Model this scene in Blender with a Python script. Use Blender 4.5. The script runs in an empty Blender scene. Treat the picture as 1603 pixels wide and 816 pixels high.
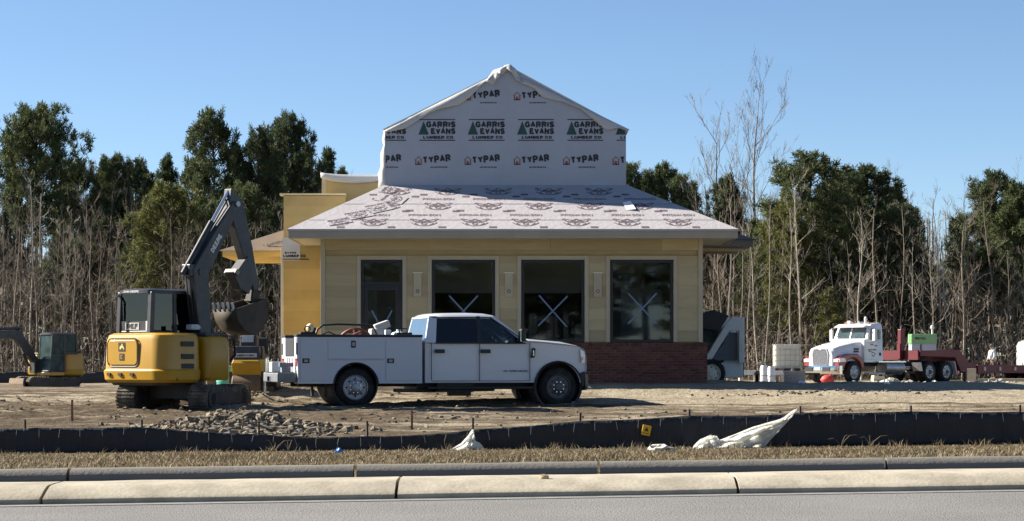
import bpy, bmesh, math, random
from mathutils import Vector, Matrix, noise as mnoise
R = math.radians
random.seed(7)
scene = bpy.context.scene
col = scene.collection

# ---------------------------------------------------------------- camera
F, CX, HY, CAMZ = 3400.0, 801.5, 567.0, 1.2      # photo pixels: focal length, centre column, horizon row
cam = bpy.data.objects.new('camera', bpy.data.cameras.new('camera'))
col.objects.link(cam)
cam.location = (0, 0, CAMZ)
cam.rotation_euler = (R(90), 0, 0)
cam.data.sensor_width = 36.0
cam.data.lens = 36.0 * F / 1603.0
cam.data.shift_y = (HY - 408.0) / 1603.0
cam.data.clip_start = 0.1
cam.data.clip_end = 6000
scene.camera = cam

# ---------------------------------------------------------------- sky and sun
SUN = Vector((-1.0, 0.27, 0.66)).normalized()
world = bpy.data.worlds.new('World'); scene.world = world
world.use_nodes = True
wn = world.node_tree; wn.nodes.clear()
sky = wn.nodes.new('ShaderNodeTexSky'); sky.sky_type = 'NISHITA'
sky.sun_disc = False
sky.sun_elevation = math.asin(SUN.z)
sky.sun_rotation = math.atan2(SUN.x, SUN.y)
sky.air_density = 1.0; sky.dust_density = 0.0; sky.ozone_density = 3.5
sky.altitude = 2500
bg = wn.nodes.new('ShaderNodeBackground'); bg.inputs['Strength'].default_value = 0.05
wo = wn.nodes.new('ShaderNodeOutputWorld')
wn.links.new(sky.outputs[0], bg.inputs[0]); wn.links.new(bg.outputs[0], wo.inputs[0])
sd = bpy.data.lights.new('sun', 'SUN'); sd.energy = 5.0; sd.angle = R(0.53); sd.color = (1.0, 0.93, 0.82)
so = bpy.data.objects.new('sun', sd); col.objects.link(so)
so.rotation_euler = (-SUN).to_track_quat('-Z', 'Y').to_euler(); so.location = SUN * 80
scene.view_settings.view_transform = 'Standard'
scene.view_settings.look = 'None'
scene.view_settings.exposure = 1.55
scene.view_settings.gamma = 1.0
scene.view_settings.use_curve_mapping = False

def PX(px, y): return (px - CX) / F * y
def PZ(py, y): return CAMZ - (py - HY) / F * y

# ---------------------------------------------------------------- materials
MATS = {}
# albedo trims found by comparing sunlit surfaces with the photograph
ALB = {'asphalt': .64, 'seam': .64, 'kerb_concrete': .62, 'old_kerb_concrete': .70, 'dry_grass': .58, 'brown_grass': .62, 'green_grass': .7, 'clod': .68, 'clod_dark': .68, 'pink_roof_felt': .70, 'felt_print': .8, 'felt_print_pale': .66,
       'pine_bark': .8, 'pale_bark': .70, 'grey_brown_bark': .74, 'pine_needles': 1.0, 'pine_needles_light': .95, 'pine_needles_dark': 1.0, 'twig_grey': .72, 'twig_brown': .75, 'twig_dark': .8, 'dead_leaf': .72, 'evergreen_leaf': .78,
       'machine_yellow': .74, 'house_wrap_fold': .72, 'tractor_white': .86, 'tote_plastic': .74, 'foam': .72, 'rubble': .7, 'white_film': .8, 'sticker_white': .85, 'cream_foam': .75, 'galvanised': .8, 'brown_felt': .72,
       'safety_green': .7, 'muddy_track': .8, 'pale_lumber': .8, 'tractor_red': .75, 'trailer_red': .85}
def mat(name, c, rough=.7, metal=0, var=.12, scale=4.0, bump=0.0, bscale=None, c2=None, obj_rand=0.0,
        coat=0, stretch=None, detail=5, spec=.5, trans=0, dust=None, dust_amt=.5, dust_scale=2.5):
    if name in MATS: return MATS[name]
    k = ALB.get(name, 1.0); c = tuple(v*k for v in c); c2 = c2 and tuple(v*k for v in c2); dust = dust and tuple(v*k for v in dust)
    m = bpy.data.materials.new(name); m.use_nodes = True
    nt = m.node_tree; N = nt.nodes; Lk = nt.links
    b = N['Principled BSDF']
    b.inputs['Roughness'].default_value = rough; b.inputs['Metallic'].default_value = metal
    b.inputs['Specular IOR Level'].default_value = spec
    if coat: b.inputs['Coat Weight'].default_value = coat; b.inputs['Coat Roughness'].default_value = .08
    tc = N.new('ShaderNodeTexCoord'); vec = tc.outputs['Object']
    if stretch:
        mp = N.new('ShaderNodeMapping'); mp.inputs['Scale'].default_value = stretch
        Lk.new(vec, mp.inputs[0]); vec = mp.outputs[0]
    no = N.new('ShaderNodeTexNoise'); no.inputs['Scale'].default_value = scale; no.inputs['Detail'].default_value = detail
    Lk.new(vec, no.inputs['Vector'])
    rp = N.new('ShaderNodeValToRGB'); rp.color_ramp.elements[0].position = .3; rp.color_ramp.elements[1].position = .7
    lo = c2 if c2 else tuple(v * (1 - var) for v in c); hi = c if c2 else tuple(min(1, v * (1 + var)) for v in c)
    rp.color_ramp.elements[0].color = (*lo, 1); rp.color_ramp.elements[1].color = (*hi, 1)
    Lk.new(no.outputs['Fac'], rp.inputs[0]); out = rp.outputs[0]
    if dust:
        n2 = N.new('ShaderNodeTexNoise'); n2.inputs['Scale'].default_value = dust_scale; n2.inputs['Detail'].default_value = 8
        n2.inputs['Roughness'].default_value = .7
        Lk.new(tc.outputs['Object'], n2.inputs['Vector'])
        mr = N.new('ShaderNodeMapRange'); mr.inputs[1].default_value = .42; mr.inputs[2].default_value = .75
        mr.inputs[3].default_value = 0; mr.inputs[4].default_value = dust_amt
        Lk.new(n2.outputs['Fac'], mr.inputs[0])
        mx = N.new('ShaderNodeMix'); mx.data_type = 'RGBA'; mx.inputs['B'].default_value = (*dust, 1)
        Lk.new(mr.outputs[0], mx.inputs['Factor']); Lk.new(out, mx.inputs['A']); out = mx.outputs['Result']
    if obj_rand:
        oi = N.new('ShaderNodeObjectInfo'); hs = N.new('ShaderNodeHueSaturation')
        mr = N.new('ShaderNodeMapRange'); mr.inputs[3].default_value = 1 - obj_rand; mr.inputs[4].default_value = 1 + obj_rand
        Lk.new(oi.outputs['Random'], mr.inputs[0]); Lk.new(mr.outputs[0], hs.inputs['Value'])
        Lk.new(out, hs.inputs['Color']); out = hs.outputs[0]
    Lk.new(out, b.inputs['Base Color'])
    if bump:
        nb = N.new('ShaderNodeTexNoise'); nb.inputs['Scale'].default_value = bscale or scale * 4; nb.inputs['Detail'].default_value = 6
        Lk.new(vec, nb.inputs['Vector'])
        bp = N.new('ShaderNodeBump'); bp.inputs['Strength'].default_value = bump; bp.inputs['Distance'].default_value = .05
        Lk.new(nb.outputs['Fac'], bp.inputs['Height']); Lk.new(bp.outputs[0], b.inputs['Normal'])
    if trans:
        t = N.new('ShaderNodeBsdfTranslucent'); Lk.new(out, t.inputs[0])
        ms = N.new('ShaderNodeMixShader'); ms.inputs[0].default_value = trans
        Lk.new(b.outputs[0], ms.inputs[1]); Lk.new(t.outputs[0], ms.inputs[2]); Lk.new(ms.outputs[0], N['Material Output'].inputs[0])
    MATS[name] = m
    return m

def glassmat(name, tint=(.5, .55, .58), refl=1.0, rough=.02, tr=.8):
    if name in MATS: return MATS[name]
    m = bpy.data.materials.new(name); m.use_nodes = True
    nt = m.node_tree; N = nt.nodes; Lk = nt.links; N.remove(N['Principled BSDF'])
    fr = N.new('ShaderNodeFresnel'); fr.inputs[0].default_value = 1.5
    no = N.new('ShaderNodeTexNoise'); no.inputs['Scale'].default_value = 3
    mr = N.new('ShaderNodeMapRange'); mr.inputs[3].default_value = rough; mr.inputs[4].default_value = rough * 2.5
    Lk.new(no.outputs['Fac'], mr.inputs[0])
    gl = N.new('ShaderNodeBsdfGlossy'); Lk.new(mr.outputs[0], gl.inputs['Roughness'])
    gl.inputs[0].default_value = (refl, refl, refl, 1)
    tp = N.new('ShaderNodeBsdfTransparent'); tp.inputs[0].default_value = (*[t * tr for t in tint], 1)
    mx = N.new('ShaderNodeMixShader')
    Lk.new(fr.outputs[0], mx.inputs[0]); Lk.new(tp.outputs[0], mx.inputs[1]); Lk.new(gl.outputs[0], mx.inputs[2])
    Lk.new(mx.outputs[0], N['Material Output'].inputs[0])
    MATS[name] = m
    return m

# ---------------------------------------------------------------- mesh building
class MB:
    def __init__(s): s.v = []; s.f = []; s.m = []
    def add(s, vs, fs, mi=0):
        o = len(s.v); s.v += [tuple(v) for v in vs]
        for f in fs: s.f.append(tuple(i + o for i in f)); s.m.append(mi)
        return s
    def box(s, x0, x1, y0, y1, z0, z1, mi=0):
        return s.add([(x0,y0,z0),(x1,y0,z0),(x1,y1,z0),(x0,y1,z0),(x0,y0,z1),(x1,y0,z1),(x1,y1,z1),(x0,y1,z1)],
              [(0,3,2,1),(4,5,6,7),(0,1,5,4),(1,2,6,5),(2,3,7,6),(3,0,4,7)], mi)
    def obox(s, c, size, rot=(0,0,0), mi=0):
        M = Matrix.Rotation(rot[2],3,'Z') @ Matrix.Rotation(rot[1],3,'Y') @ Matrix.Rotation(rot[0],3,'X')
        hx, hy, hz = (q / 2 for q in size); c = Vector(c)
        vs = [c + M @ Vector(p) for p in [(-hx,-hy,-hz),(hx,-hy,-hz),(hx,hy,-hz),(-hx,hy,-hz),(-hx,-hy,hz),(hx,-hy,hz),(hx,hy,hz),(-hx,hy,hz)]]
        return s.add(vs, [(0,3,2,1),(4,5,6,7),(0,1,5,4),(1,2,6,5),(2,3,7,6),(3,0,4,7)], mi)
    def prism(s, pts, axis, a, b, mi=0):
        def P(p, t): return {'y': (p[0], t, p[1]), 'x': (t, p[0], p[1]), 'z': (p[0], p[1], t)}[axis]
        n = len(pts)
        vs = [P(p, a) for p in pts] + [P(p, b) for p in pts]
        return s.add(vs, [tuple(range(n)), tuple(range(2*n-1, n-1, -1))] + [(i, (i+1) % n, n + (i+1) % n, n + i) for i in range(n)], mi)
    def loft(s, loops, cap=True, closed=True, mi=0):
        n = len(loops[0]); vs = [p for l in loops for p in l]; fs = []
        for k in range(len(loops) - 1):
            for i in range(n if closed else n - 1):
                j = (i + 1) % n
                fs.append((k*n+i, k*n+j, (k+1)*n+j, (k+1)*n+i))
        if cap and closed: fs += [tuple(range(n-1, -1, -1)), tuple(range((len(loops)-1)*n, len(loops)*n))]
        return s.add(vs, fs, mi)
    def tube(s, pts, r, n=8, mi=0, cap=True):
        pts = [Vector(p) for p in pts]; rs = r if isinstance(r, (list, tuple)) else [r] * len(pts)
        up = Vector((0, 0, 1)); loops = []; prev = None
        for i, p in enumerate(pts):
            t = (pts[min(i+1, len(pts)-1)] - pts[max(i-1, 0)]).normalized()
            if prev is None:
                a = up if abs(t.z) < .9 else Vector((1, 0, 0)); u = t.cross(a).normalized()
            else:
                u = prev - t * prev.dot(t); u.normalize()
            prev = u; w = t.cross(u)
            loops.append([p + (u * math.cos(2*math.pi*k/n) + w * math.sin(2*math.pi*k/n)) * rs[i] for k in range(n)])
        return s.loft(loops, cap, True, mi)
    def cyl(s, p0, p1, r0, r1=None, n=16, mi=0): return s.tube([p0, p1], [r0, r0 if r1 is None else r1], n, mi)
    def lathe(s, prof, c, axis='y', n=28, mi=0):     # prof: (radius, t) closed ring profile swept round the axis
        loops = []; c = Vector(c)
        for k in range(n):
            a = 2*math.pi*k/n; ca, sa = math.cos(a), math.sin(a)
            L = []
            for r, t in prof:
                L.append(c + {'y': Vector((r*ca, t, r*sa)), 'x': Vector((t, r*ca, r*sa)), 'z': Vector((r*ca, r*sa, t))}[axis])
            loops.append(L)
        m = len(prof); vs = [p for l in loops for p in l]; fs = []
        for k in range(n):
            for i in range(m):
                j = (i+1) % m; kk = (k+1) % n
                fs.append((k*m+i, k*m+j, kk*m+j, kk*m+i))
        return s.add(vs, fs, mi)
    def ball(s, c, r, nu=12, nv=8, mi=0, jit=0, rng=random):
        c = Vector(c); r = r if isinstance(r, (tuple, list)) else (r, r, r)
        vs = [c + Vector((0, 0, -r[2]))]
        for j in range(1, nv):
            th = math.pi * j / nv
            for i in range(nu):
                a = 2*math.pi*i/nu; q = 1 + (rng.uniform(-jit, jit) if jit else 0)
                vs.append(c + Vector((r[0]*math.sin(th)*math.cos(a)*q, r[1]*math.sin(th)*math.sin(a)*q, -r[2]*math.cos(th)*q)))
        vs.append(c + Vector((0, 0, r[2]))); fs = []
        for i in range(nu): fs.append((0, 1+(i+1) % nu, 1+i))
        for j in range(nv-2):
            for i in range(nu):
                a = 1+j*nu+i; b = 1+j*nu+(i+1) % nu
                fs.append((a, b, b+nu, a+nu))
        t = len(vs)-1; o = 1+(nv-2)*nu
        for i in range(nu): fs.append((o+i, o+(i+1) % nu, t))
        return s.add(vs, fs, mi)
    def sheet(s, rows, mi=0):
        n = len(rows[0]); vs = [p for r_ in rows for p in r_]
        return s.add(vs, [(k*n+i, k*n+i+1, (k+1)*n+i+1, (k+1)*n+i) for k in range(len(rows)-1) for i in range(n-1)], mi)
    def build(s, name, m, parent=None, bevel=0, smooth=False, off=None, fix=True, ang=35, seg=2, solid=0):
        me = bpy.data.meshes.new(name)
        vs = s.v if off is None else [(a-off[0], b-off[1], c-off[2]) for a, b, c in s.v]
        me.from_pydata(vs, [], s.f)
        for q in (m if isinstance(m, (list, tuple)) else [m]): me.materials.append(q)
        if any(s.m): me.polygons.foreach_set('material_index', s.m)
        if fix:
            bm = bmesh.new(); bm.from_mesh(me); bmesh.ops.recalc_face_normals(bm, faces=bm.faces[:]); bm.to_mesh(me); bm.free()
        if smooth:
            me.polygons.foreach_set('use_smooth', [True] * len(me.polygons)); me.set_sharp_from_angle(angle=R(ang))
        me.update()
        o = bpy.data.objects.new(name, me); col.objects.link(o)
        if parent: o.parent = parent
        if solid:
            sm = o.modifiers.new('thick', 'SOLIDIFY'); sm.thickness = solid; sm.offset = 0
        if bevel:
            bv = o.modifiers.new('bevel', 'BEVEL'); bv.width = bevel; bv.segments = seg; bv.limit_method = 'ANGLE'; bv.angle_limit = R(38)
            bv.harden_normals = False
        return o

def tag(o, label=None, cat=None, group=None, kind=None):
    if label: o['label'] = label
    if cat: o['category'] = cat
    if group: o['group'] = group
    if kind: o['kind'] = kind
    return o
def thing(name, label, cat, loc=(0,0,0), rz=0, group=None):
    o = bpy.data.objects.new(name, None); col.objects.link(o)
    o.location = loc; o.rotation_euler = (0, 0, rz); o.empty_display_size = .2
    return tag(o, label, cat, group)
def copy_tree(o, parent=None):
    c = o.copy(); col.objects.link(c); c.parent = parent
    for ch in list(o.children): copy_tree(ch, c)
    return c
def shared(o, parent, loc=None, name=None):
    c = o.copy(); col.objects.link(c); c.parent = parent
    if loc is not None: c.location = loc
    return c

GLYPH = {   # bold sans letters as strokes on a unit cell
 'A': [[(0,0),(.5,1),(1,0)],[(.2,.32),(.8,.32)]], 'B': [[(0,0),(0,1),(.65,1),(.9,.88),(.9,.65),(.65,.53),(0,.53)],[(.65,.53),(1,.4),(1,.14),(.7,0),(0,0)]],
 'C': [[(1,.75),(.8,.96),(.5,1),(.2,.95),(0,.7),(0,.3),(.2,.05),(.5,0),(.8,.04),(1,.25)]], 'D': [[(0,0),(0,1),(.55,1),(.9,.85),(1,.5),(.9,.15),(.55,0),(0,0)]],
 'E': [[(.95,0),(0,0),(0,1),(.95,1)],[(0,.52),(.85,.52)]], 'F': [[(0,0),(0,1),(.95,1)],[(0,.52),(.8,.52)]], 'G': [[(1,.78),(.8,.96),(.5,1),(.2,.95),(0,.7),(0,.3),(.2,.05),(.5,0),(.85,.05),(1,.2),(1,.46),(.58,.46)]],
 'H': [[(0,0),(0,1)],[(1,0),(1,1)],[(0,.52),(1,.52)]], 'I': [[(0,0),(0,1)]], 'J': [[(.9,1),(.9,.25),(.7,.02),(.35,0),(.1,.1),(0,.3)]], 'K': [[(0,0),(0,1)],[(1,1),(.05,.45)],[(.35,.62),(1,0)]],
 'L': [[(0,1),(0,0),(.9,0)]], 'M': [[(0,0),(0,1),(.55,.25),(1.1,1),(1.1,0)]], 'N': [[(0,0),(0,1),(1,0),(1,1)]], 'O': [[(.5,1),(.2,.95),(0,.7),(0,.3),(.2,.05),(.5,0),(.8,.05),(1,.3),(1,.7),(.8,.95),(.5,1)]],
 'P': [[(0,0),(0,1),(.7,1),(.97,.86),(.97,.58),(.7,.44),(0,.44)]], 'R': [[(0,0),(0,1),(.7,1),(.95,.87),(.95,.62),(.7,.48),(0,.48)],[(.55,.48),(1,0)]],
 'S': [[(.95,.78),(.75,.97),(.4,1),(.1,.9),(.02,.72),(.2,.57),(.75,.46),(.97,.3),(.9,.1),(.6,0),(.25,.02),(0,.22)]], 'T': [[(0,1),(1,1)],[(.5,1),(.5,0)]], 'U': [[(0,1),(0,.28),(.18,.05),(.5,0),(.82,.05),(1,.28),(1,1)]],
 'V': [[(0,1),(.5,0),(1,1)]], 'W': [[(0,1),(.3,0),(.65,.8),(1,0),(1.3,1)]], 'Y': [[(0,1),(.5,.48),(1,1)],[(.5,.48),(.5,0)]], 'Z': [[(0,1),(1,1),(0,0),(1,0)]],
 '0': [[(.5,1),(.2,.95),(0,.7),(0,.3),(.2,.05),(.5,0),(.8,.05),(1,.3),(1,.7),(.8,.95),(.5,1)]], '6': [[(.9,.85),(.7,1),(.4,1),(.1,.8),(0,.4),(.1,.1),(.45,0),(.8,.05),(1,.28),(.9,.52),(.6,.6),(.2,.52),(0,.35)]],
 '8': [[(.5,.54),(.15,.65),(.1,.85),(.5,1),(.9,.85),(.85,.65),(.5,.54),(.1,.4),(0,.2),(.2,.03),(.5,0),(.8,.03),(1,.2),(.9,.4),(.5,.54)]], '.': [[(.08,0),(.08,.06)]], 'X': [[(0,0),(1,1)],[(0,1),(1,0)]], 'Q': [[(.5,1),(0,.7),(0,.3),(.5,0),(1,.3),(1,.7),(.5,1)],[(.6,.3),(1,0)]]}
def text_geo(s, w=None, h=None, bold=.02):
    """flat bold lettering as (points, faces), scaled to width w and height h, origin at its centre"""
    cw, st = .74, .40 if bold >= .03 else .25; pen = 0.0; V = []; Fc = []; lay = 0
    for ch in s:
        if ch == ' ': pen += .55; continue
        mx = max(p[0] for l in GLYPH[ch] for p in l)
        for line in GLYPH[ch]:
            pts = [Vector((pen + p[0]*cw, p[1])) for p in line]
            for i in range(len(pts)-1):
                a, b = pts[i], pts[i+1]; d = (b-a).normalized(); n = Vector((-d.y, d.x))*st/2
                ea = st/2 if i == 0 and (abs(d.x) < .01 or abs(d.y) < .01) and len(line) > 2 else 0
                o = len(V); lay = (lay + 1) % 7; z = lay*.00022
                V += [((a-n-d*ea).x, (a-n-d*ea).y, z), ((b-n).x, (b-n).y, z), ((b+n).x, (b+n).y, z), ((a+n-d*ea).x, (a+n-d*ea).y, z)]; Fc.append((o, o+1, o+2, o+3))
                if i:
                    o = len(V); z = .0017 + lay*.0001; V += [(a.x + st/2*math.cos(R(22.5+45*k)), a.y + st/2*math.sin(R(22.5+45*k)), z) for k in range(8)]; Fc.append(tuple(range(o, o+8)))
        pen += mx*cw + st + .08
    x0 = min(v[0] for v in V); x1 = max(v[0] for v in V); y0 = min(v[1] for v in V); y1 = max(v[1] for v in V)
    sx = w/(x1-x0) if w else None; sy = h/(y1-y0) if h else None; sx = sx or sy; sy = sy or sx
    return [((v[0]-(x0+x1)/2)*sx, (v[1]-(y0+y1)/2)*sy, v[2]) for v in V], Fc
def put_text(mb, geo, o, u, v, rot=0, mi=0):
    """lay lettering in the plane spanned by u (right) and v (up) at o"""
    o, u, v = Vector(o), Vector(u).normalized(), Vector(v).normalized(); c, s_ = math.cos(rot), math.sin(rot)
    n = u.cross(v); mb.add([o + u*(p[0]*c-p[1]*s_) + v*(p[0]*s_+p[1]*c) + n*(p[2] if len(p) > 2 else 0) for p in geo[0]], geo[1], mi)
# ================================================================ ground
def sstep(a, b, t):
    t = max(0, min(1, (t - a) / (b - a))); return t*t*(3-2*t)
def lerp_tab(tab, t):
    if t <= tab[0][0]: return tab[0][1]
    for (a, va), (b, vb) in zip(tab, tab[1:]):
        if t <= b: return va + (vb-va) * sstep(a, b, t)
    return tab[-1][1]
RM, RG = 0.145, 0.0062                # the road runs a little askew of the building and climbs to the right
def roadz(x): return RG * max(-40, min(40, x))
def verge_z(x): return roadz(x)
PROFILE_C = [(30, .0), (34, .11), (40, .20), (47, .27), (49, .40), (52, .68), (54, .70), (80, .70), (100, .25)]
PROFILE_R = [(30, .02), (34, .14), (40, .24), (47, .36), (50, .50), (53.5, .66), (56, .66), (66, .25), (100, .22)]
PROFILE_L = [(30, -.02), (34, .10), (40, .20), (47, .25), (52, .35), (60, .42), (75, .30), (95, .12), (110, .15)]
def gz_base(x, y):
    yk = 23.3 + RM * x
    if y < yk + .3: return roadz(x) - .03
    if y < 30:
        t = sstep(yk, 30, y); return (roadz(x) + .115) * (1-t) + (.008*x) * t
    c = lerp_tab(PROFILE_C, y); l = lerp_tab(PROFILE_L, y); r = lerp_tab(PROFILE_R, y)
    wl = sstep(-5.6, -8.0, x) if x < 0 else 0; wr = sstep(5.2, 7.5, x)
    z = c*(1-wl-wr) + l*wl + r*wr
    return z + .008*max(-14, min(14, x)) * (1 - sstep(30, 40, y))
def ndetail(x, y):
    if y < 30.2 or y > 115: return 0
    k = sstep(30.2, 31.5, y)
    n = mnoise.noise((x*.35, y*.5, 3.1))*.05 + mnoise.noise((x*1.1, y*1.6, 7.7))*.03 + mnoise.noise((x*3.1, y*3.4, 1.7))*.018
    n += mnoise.noise((x*7.5, y*8.0, 4.7))*.014 + (1-sstep(-7, 1, x))*(abs(mnoise.noise((x*1.6, y*2.2, 2.9)))*.12 + mnoise.noise((x*5, y*5.5, 6.1))*.045)*sstep(36, 40, y)*(1-sstep(50, 56, y))
    # wheel ruts left by machines, running across the site
    rut = -.05*math.exp(-((y-44.4-.25*math.sin(x*.3))/.22)**2) - .05*math.exp(-((y-42.6-.3*math.sin(x*.23+1))/.2)**2)
    rut += .035*math.exp(-((y-43.6-.2*math.sin(x*.27))/.3)**2)
    # spoil heap behind the silt fence and low windrows
    h = .26*math.exp(-((x+4.35)/1.0)**2 - ((y-34.6)/.9)**2)*(1+.8*mnoise.noise((x*3, y*3, 0)))
    h += .05*math.exp(-((x-7.0)/2.8)**4 - ((y-49.5)/.4)**2)*(1+.9*mnoise.noise((x*2.1, y*2, 5)))
    h += .09*math.exp(-((x-4.5)/3.0)**4 - ((y-33.6)/.6)**2)*(1+mnoise.noise((x*2.6, y*2.4, 9)))
    h += .16*math.exp(-((x+6.0)/.9)**2 - ((y-47.4)/.5)**2)*(1+.9*mnoise.noise((x*4, y*4, 2)))
    flat = 1 - .8*sstep(52, 52.8, y)*(1-sstep(5, 6, abs(x+.5)))
    return (n + rut + h) * k * flat
def gz(x, y): return gz_base(x, y) + ndetail(x, y)

def axis_pts(segs):
    out = []
    for a, b, st in segs:
        n = max(1, round((b-a)/st)); out += [a + (b-a)*i/n for i in range(n)]
    return out + [segs[-1][1]]
gx = axis_pts([(-3000,-600,800),(-600,-60,90),(-60,-16,2),(-16,16,.14),(16,60,2),(60,600,90),(600,3000,800)])
gy = axis_pts([(-2500,-300,550),(-300,0,60),(0,20,5),(20,29,.6),(29,60,.15),(60,120,1.2),(120,200,8),(200,600,100),(600,4500,1300)])
m_ground = mat('site_dirt', (.47,.38,.26))
def ground_material(m):
    nt = m.node_tree; N = nt.nodes; Lk = nt.links; N.clear()
    out = N.new('ShaderNodeOutputMaterial'); b = N.new('ShaderNodeBsdfPrincipled'); Lk.new(b.outputs[0], out.inputs[0])
    b.inputs['Roughness'].default_value = .95; b.inputs['Specular IOR Level'].default_value = .1
    tc = N.new('ShaderNodeTexCoord')
    def noise(scale, st, det=6, rough=.6):
        mp = N.new('ShaderNodeMapping'); mp.inputs['Scale'].default_value = st; Lk.new(tc.outputs['Object'], mp.inputs[0])
        n = N.new('ShaderNodeTexNoise'); n.inputs['Scale'].default_value = scale; n.inputs['Detail'].default_value = det
        n.inputs['Roughness'].default_value = rough; Lk.new(mp.outputs[0], n.inputs['Vector']); return n.outputs['Fac']
    def ramp(f, stops, k_=True):
        r = N.new('ShaderNodeValToRGB'); e = r.color_ramp.elements
        while len(e) < len(stops): e.new(.5)
        for q, (p, c) in zip(e, stops): q.position = p; q.color = (*[v*(.65 if c[0] < .9 and k_ else 1) for v in c], 1)
        Lk.new(f, r.inputs[0]); return r.outputs[0]
    def mix(f, a, bb):
        x = N.new('ShaderNodeMix'); x.data_type = 'RGBA'; Lk.new(f, x.inputs['Factor']); Lk.new(a, x.inputs['A']); Lk.new(bb, x.inputs['B']); return x.outputs['Result']
    def rng(f, a, b_, c=0, d=1):
        r = N.new('ShaderNodeMapRange'); r.inputs[1].default_value = a; r.inputs[2].default_value = b_; r.inputs[3].default_value = c; r.inputs[4].default_value = d
        Lk.new(f, r.inputs[0]); return r.outputs[0]
    sand = ramp(noise(1.6, (1, 1, 1)), [(.3, (.37,.31,.22)), (.55, (.49,.42,.305)), (.75, (.60,.53,.405))])
    dirt = ramp(noise(2.2, (1, 1, 1)), [(.3, (.075,.055,.036)), (.55, (.17,.13,.085)), (.75, (.30,.24,.165))])
    streak = noise(.55, (.22, 1.5, 1), 7, .65)
    sx = N.new('ShaderNodeSeparateXYZ'); Lk.new(tc.outputs['Object'], sx.inputs[0])
    # mud in the ruts and around the excavator (left), cleaner sand on the building pad (right)
    k1 = rng(sx.outputs['X'], -12, 9, .10, -.06)
    a1 = N.new('ShaderNodeMath'); Lk.new(streak, a1.inputs[0]); Lk.new(k1, a1.inputs[1])
    ky = rng(sx.outputs['Y'], 45, 49, .03, -.10); a2 = N.new('ShaderNodeMath'); Lk.new(a1.outputs[0], a2.inputs[0]); Lk.new(ky, a2.inputs[1])
    st2 = noise(1.3, (.25, 2.2, 1), 8, .7); w2 = N.new('ShaderNodeMath'); w2.operation = 'MULTIPLY_ADD'; Lk.new(st2, w2.inputs[0]); w2.inputs[1].default_value = .45; Lk.new(a2.outputs[0], w2.inputs[2])
    c = mix(rng(w2.outputs[0], .645, .765), sand, dirt)
    fine = noise(14, (1, 1, 1), 5, .75)
    speck = ramp(fine, [(.36, (.55,.52,.48)), (.52, (1,1,1)), (.7, (1.12,1.1,1.05))], False)
    mm = N.new('ShaderNodeMix'); mm.data_type = 'RGBA'; mm.blend_type = 'MULTIPLY'; mm.inputs['Factor'].default_value = 1
    Lk.new(c, mm.inputs['A']); Lk.new(speck, mm.inputs['B']); c = mm.outputs['Result']
    litter = ramp(noise(3, (1, 1, 1)), [(.3, (.10,.075,.05)), (.7, (.20,.15,.10))])
    c = mix(rng(sx.outputs['Y'], 112, 120), c, litter)
    turf = ramp(noise(5, (1, 1, 1)), [(.3, (.13,.10,.055)), (.7, (.26,.205,.12))])
    vy = rng(sx.outputs['Y'], 29.8, 30.6); c = mix(vy, turf, c)
    Lk.new(c, b.inputs['Base Color'])
    bp = N.new('ShaderNodeBump'); bp.inputs['Strength'].default_value = 1.0; bp.inputs['Distance'].default_value = .06
    Lk.new(noise(9, (1, 1, 1), 8, .7), bp.inputs['Height']); Lk.new(bp.outputs[0], b.inputs['Normal'])
ground_material(m_ground)
g = MB(); g.sheet([[(x, y, gz(x, y)) for x in gx] for y in gy])
ground = g.build('ground', m_ground, smooth=True, fix=False, ang=80); tag(ground, kind='structure')

# ---------------------------------------------------------------- road, kerbs
m_asph = mat('asphalt', (.275,.265,.25), rough=.9, var=.10, scale=.8, bump=.5, bscale=60, detail=10, spec=.2, dust=(.27,.26,.25), dust_amt=.5, dust_scale=6)
m_conc = mat('kerb_concrete', (.62,.555,.43), rough=.9, var=.10, scale=3, bump=.12, bscale=25, spec=.2, dust=(.27,.235,.18), dust_amt=.75, dust_scale=2.2, obj_rand=.05)
m_conc2 = mat('old_kerb_concrete', (.25,.235,.205), rough=.9, var=.15, scale=3, bump=.15, bscale=25, spec=.2, dust=(.2,.18,.15), dust_amt=.7, dust_scale=3, obj_rand=.06)
xs = axis_pts([(-600,-60,90),(-60,60,4),(60,600,90)])
def strip(y0, y1, dz):
    m = MB(); m.sheet([[(x, y + RM*x, roadz(x) + dz) for x in xs] for y in (y0, (y0+y1)/2, y1)]); return m
tag(strip(8.0, 19.24, .0).build('road', m_asph, fix=False), kind='structure')
tag(strip(20.1, 23.02, .0).build('far_road', m_asph, fix=False), kind='structure')
tag(strip(18.98, 19.20, .005).build('gutter_seam', mat('seam', (.30,.29,.27), var=.2, scale=8), fix=False), kind='structure')
def kerb_run(name, label, y0, prof, joints, m, jw):
    root = bpy.data.objects.new(name, None); col.objects.link(root); root.location = (0, y0, 0); tag(root, label, None, None, 'structure')
    for a, b in zip(joints, joints[1:]):
        q = MB(); n = max(2, round((b-a)/.35)); loops = []
        for i in range(n+1):
            x = a + jw/2 + (b-a-jw)*i/n
            wob = mnoise.noise((x*1.3, y0, 0))*.006
            L = []
            for (dy, dz) in prof:
                e = mnoise.noise((x*3.7, dy*9, y0))*.007
                L.append((x, RM*x + dy + wob, roadz(x) + dz + (e if dz > .02 else 0)))
            loops.append(L)
        q.loft(loops); q.build('kerb_section', m, root, smooth=True, ang=40)
    return root
def joint_x(px, y0): u = (px-CX)/F; return y0*u/(1-RM*u)
jn = [joint_x(p, 19.25) for p in (-1700,-1100,-490, 65, 620, 1155, 1700, 2250, 2800)]
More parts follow.
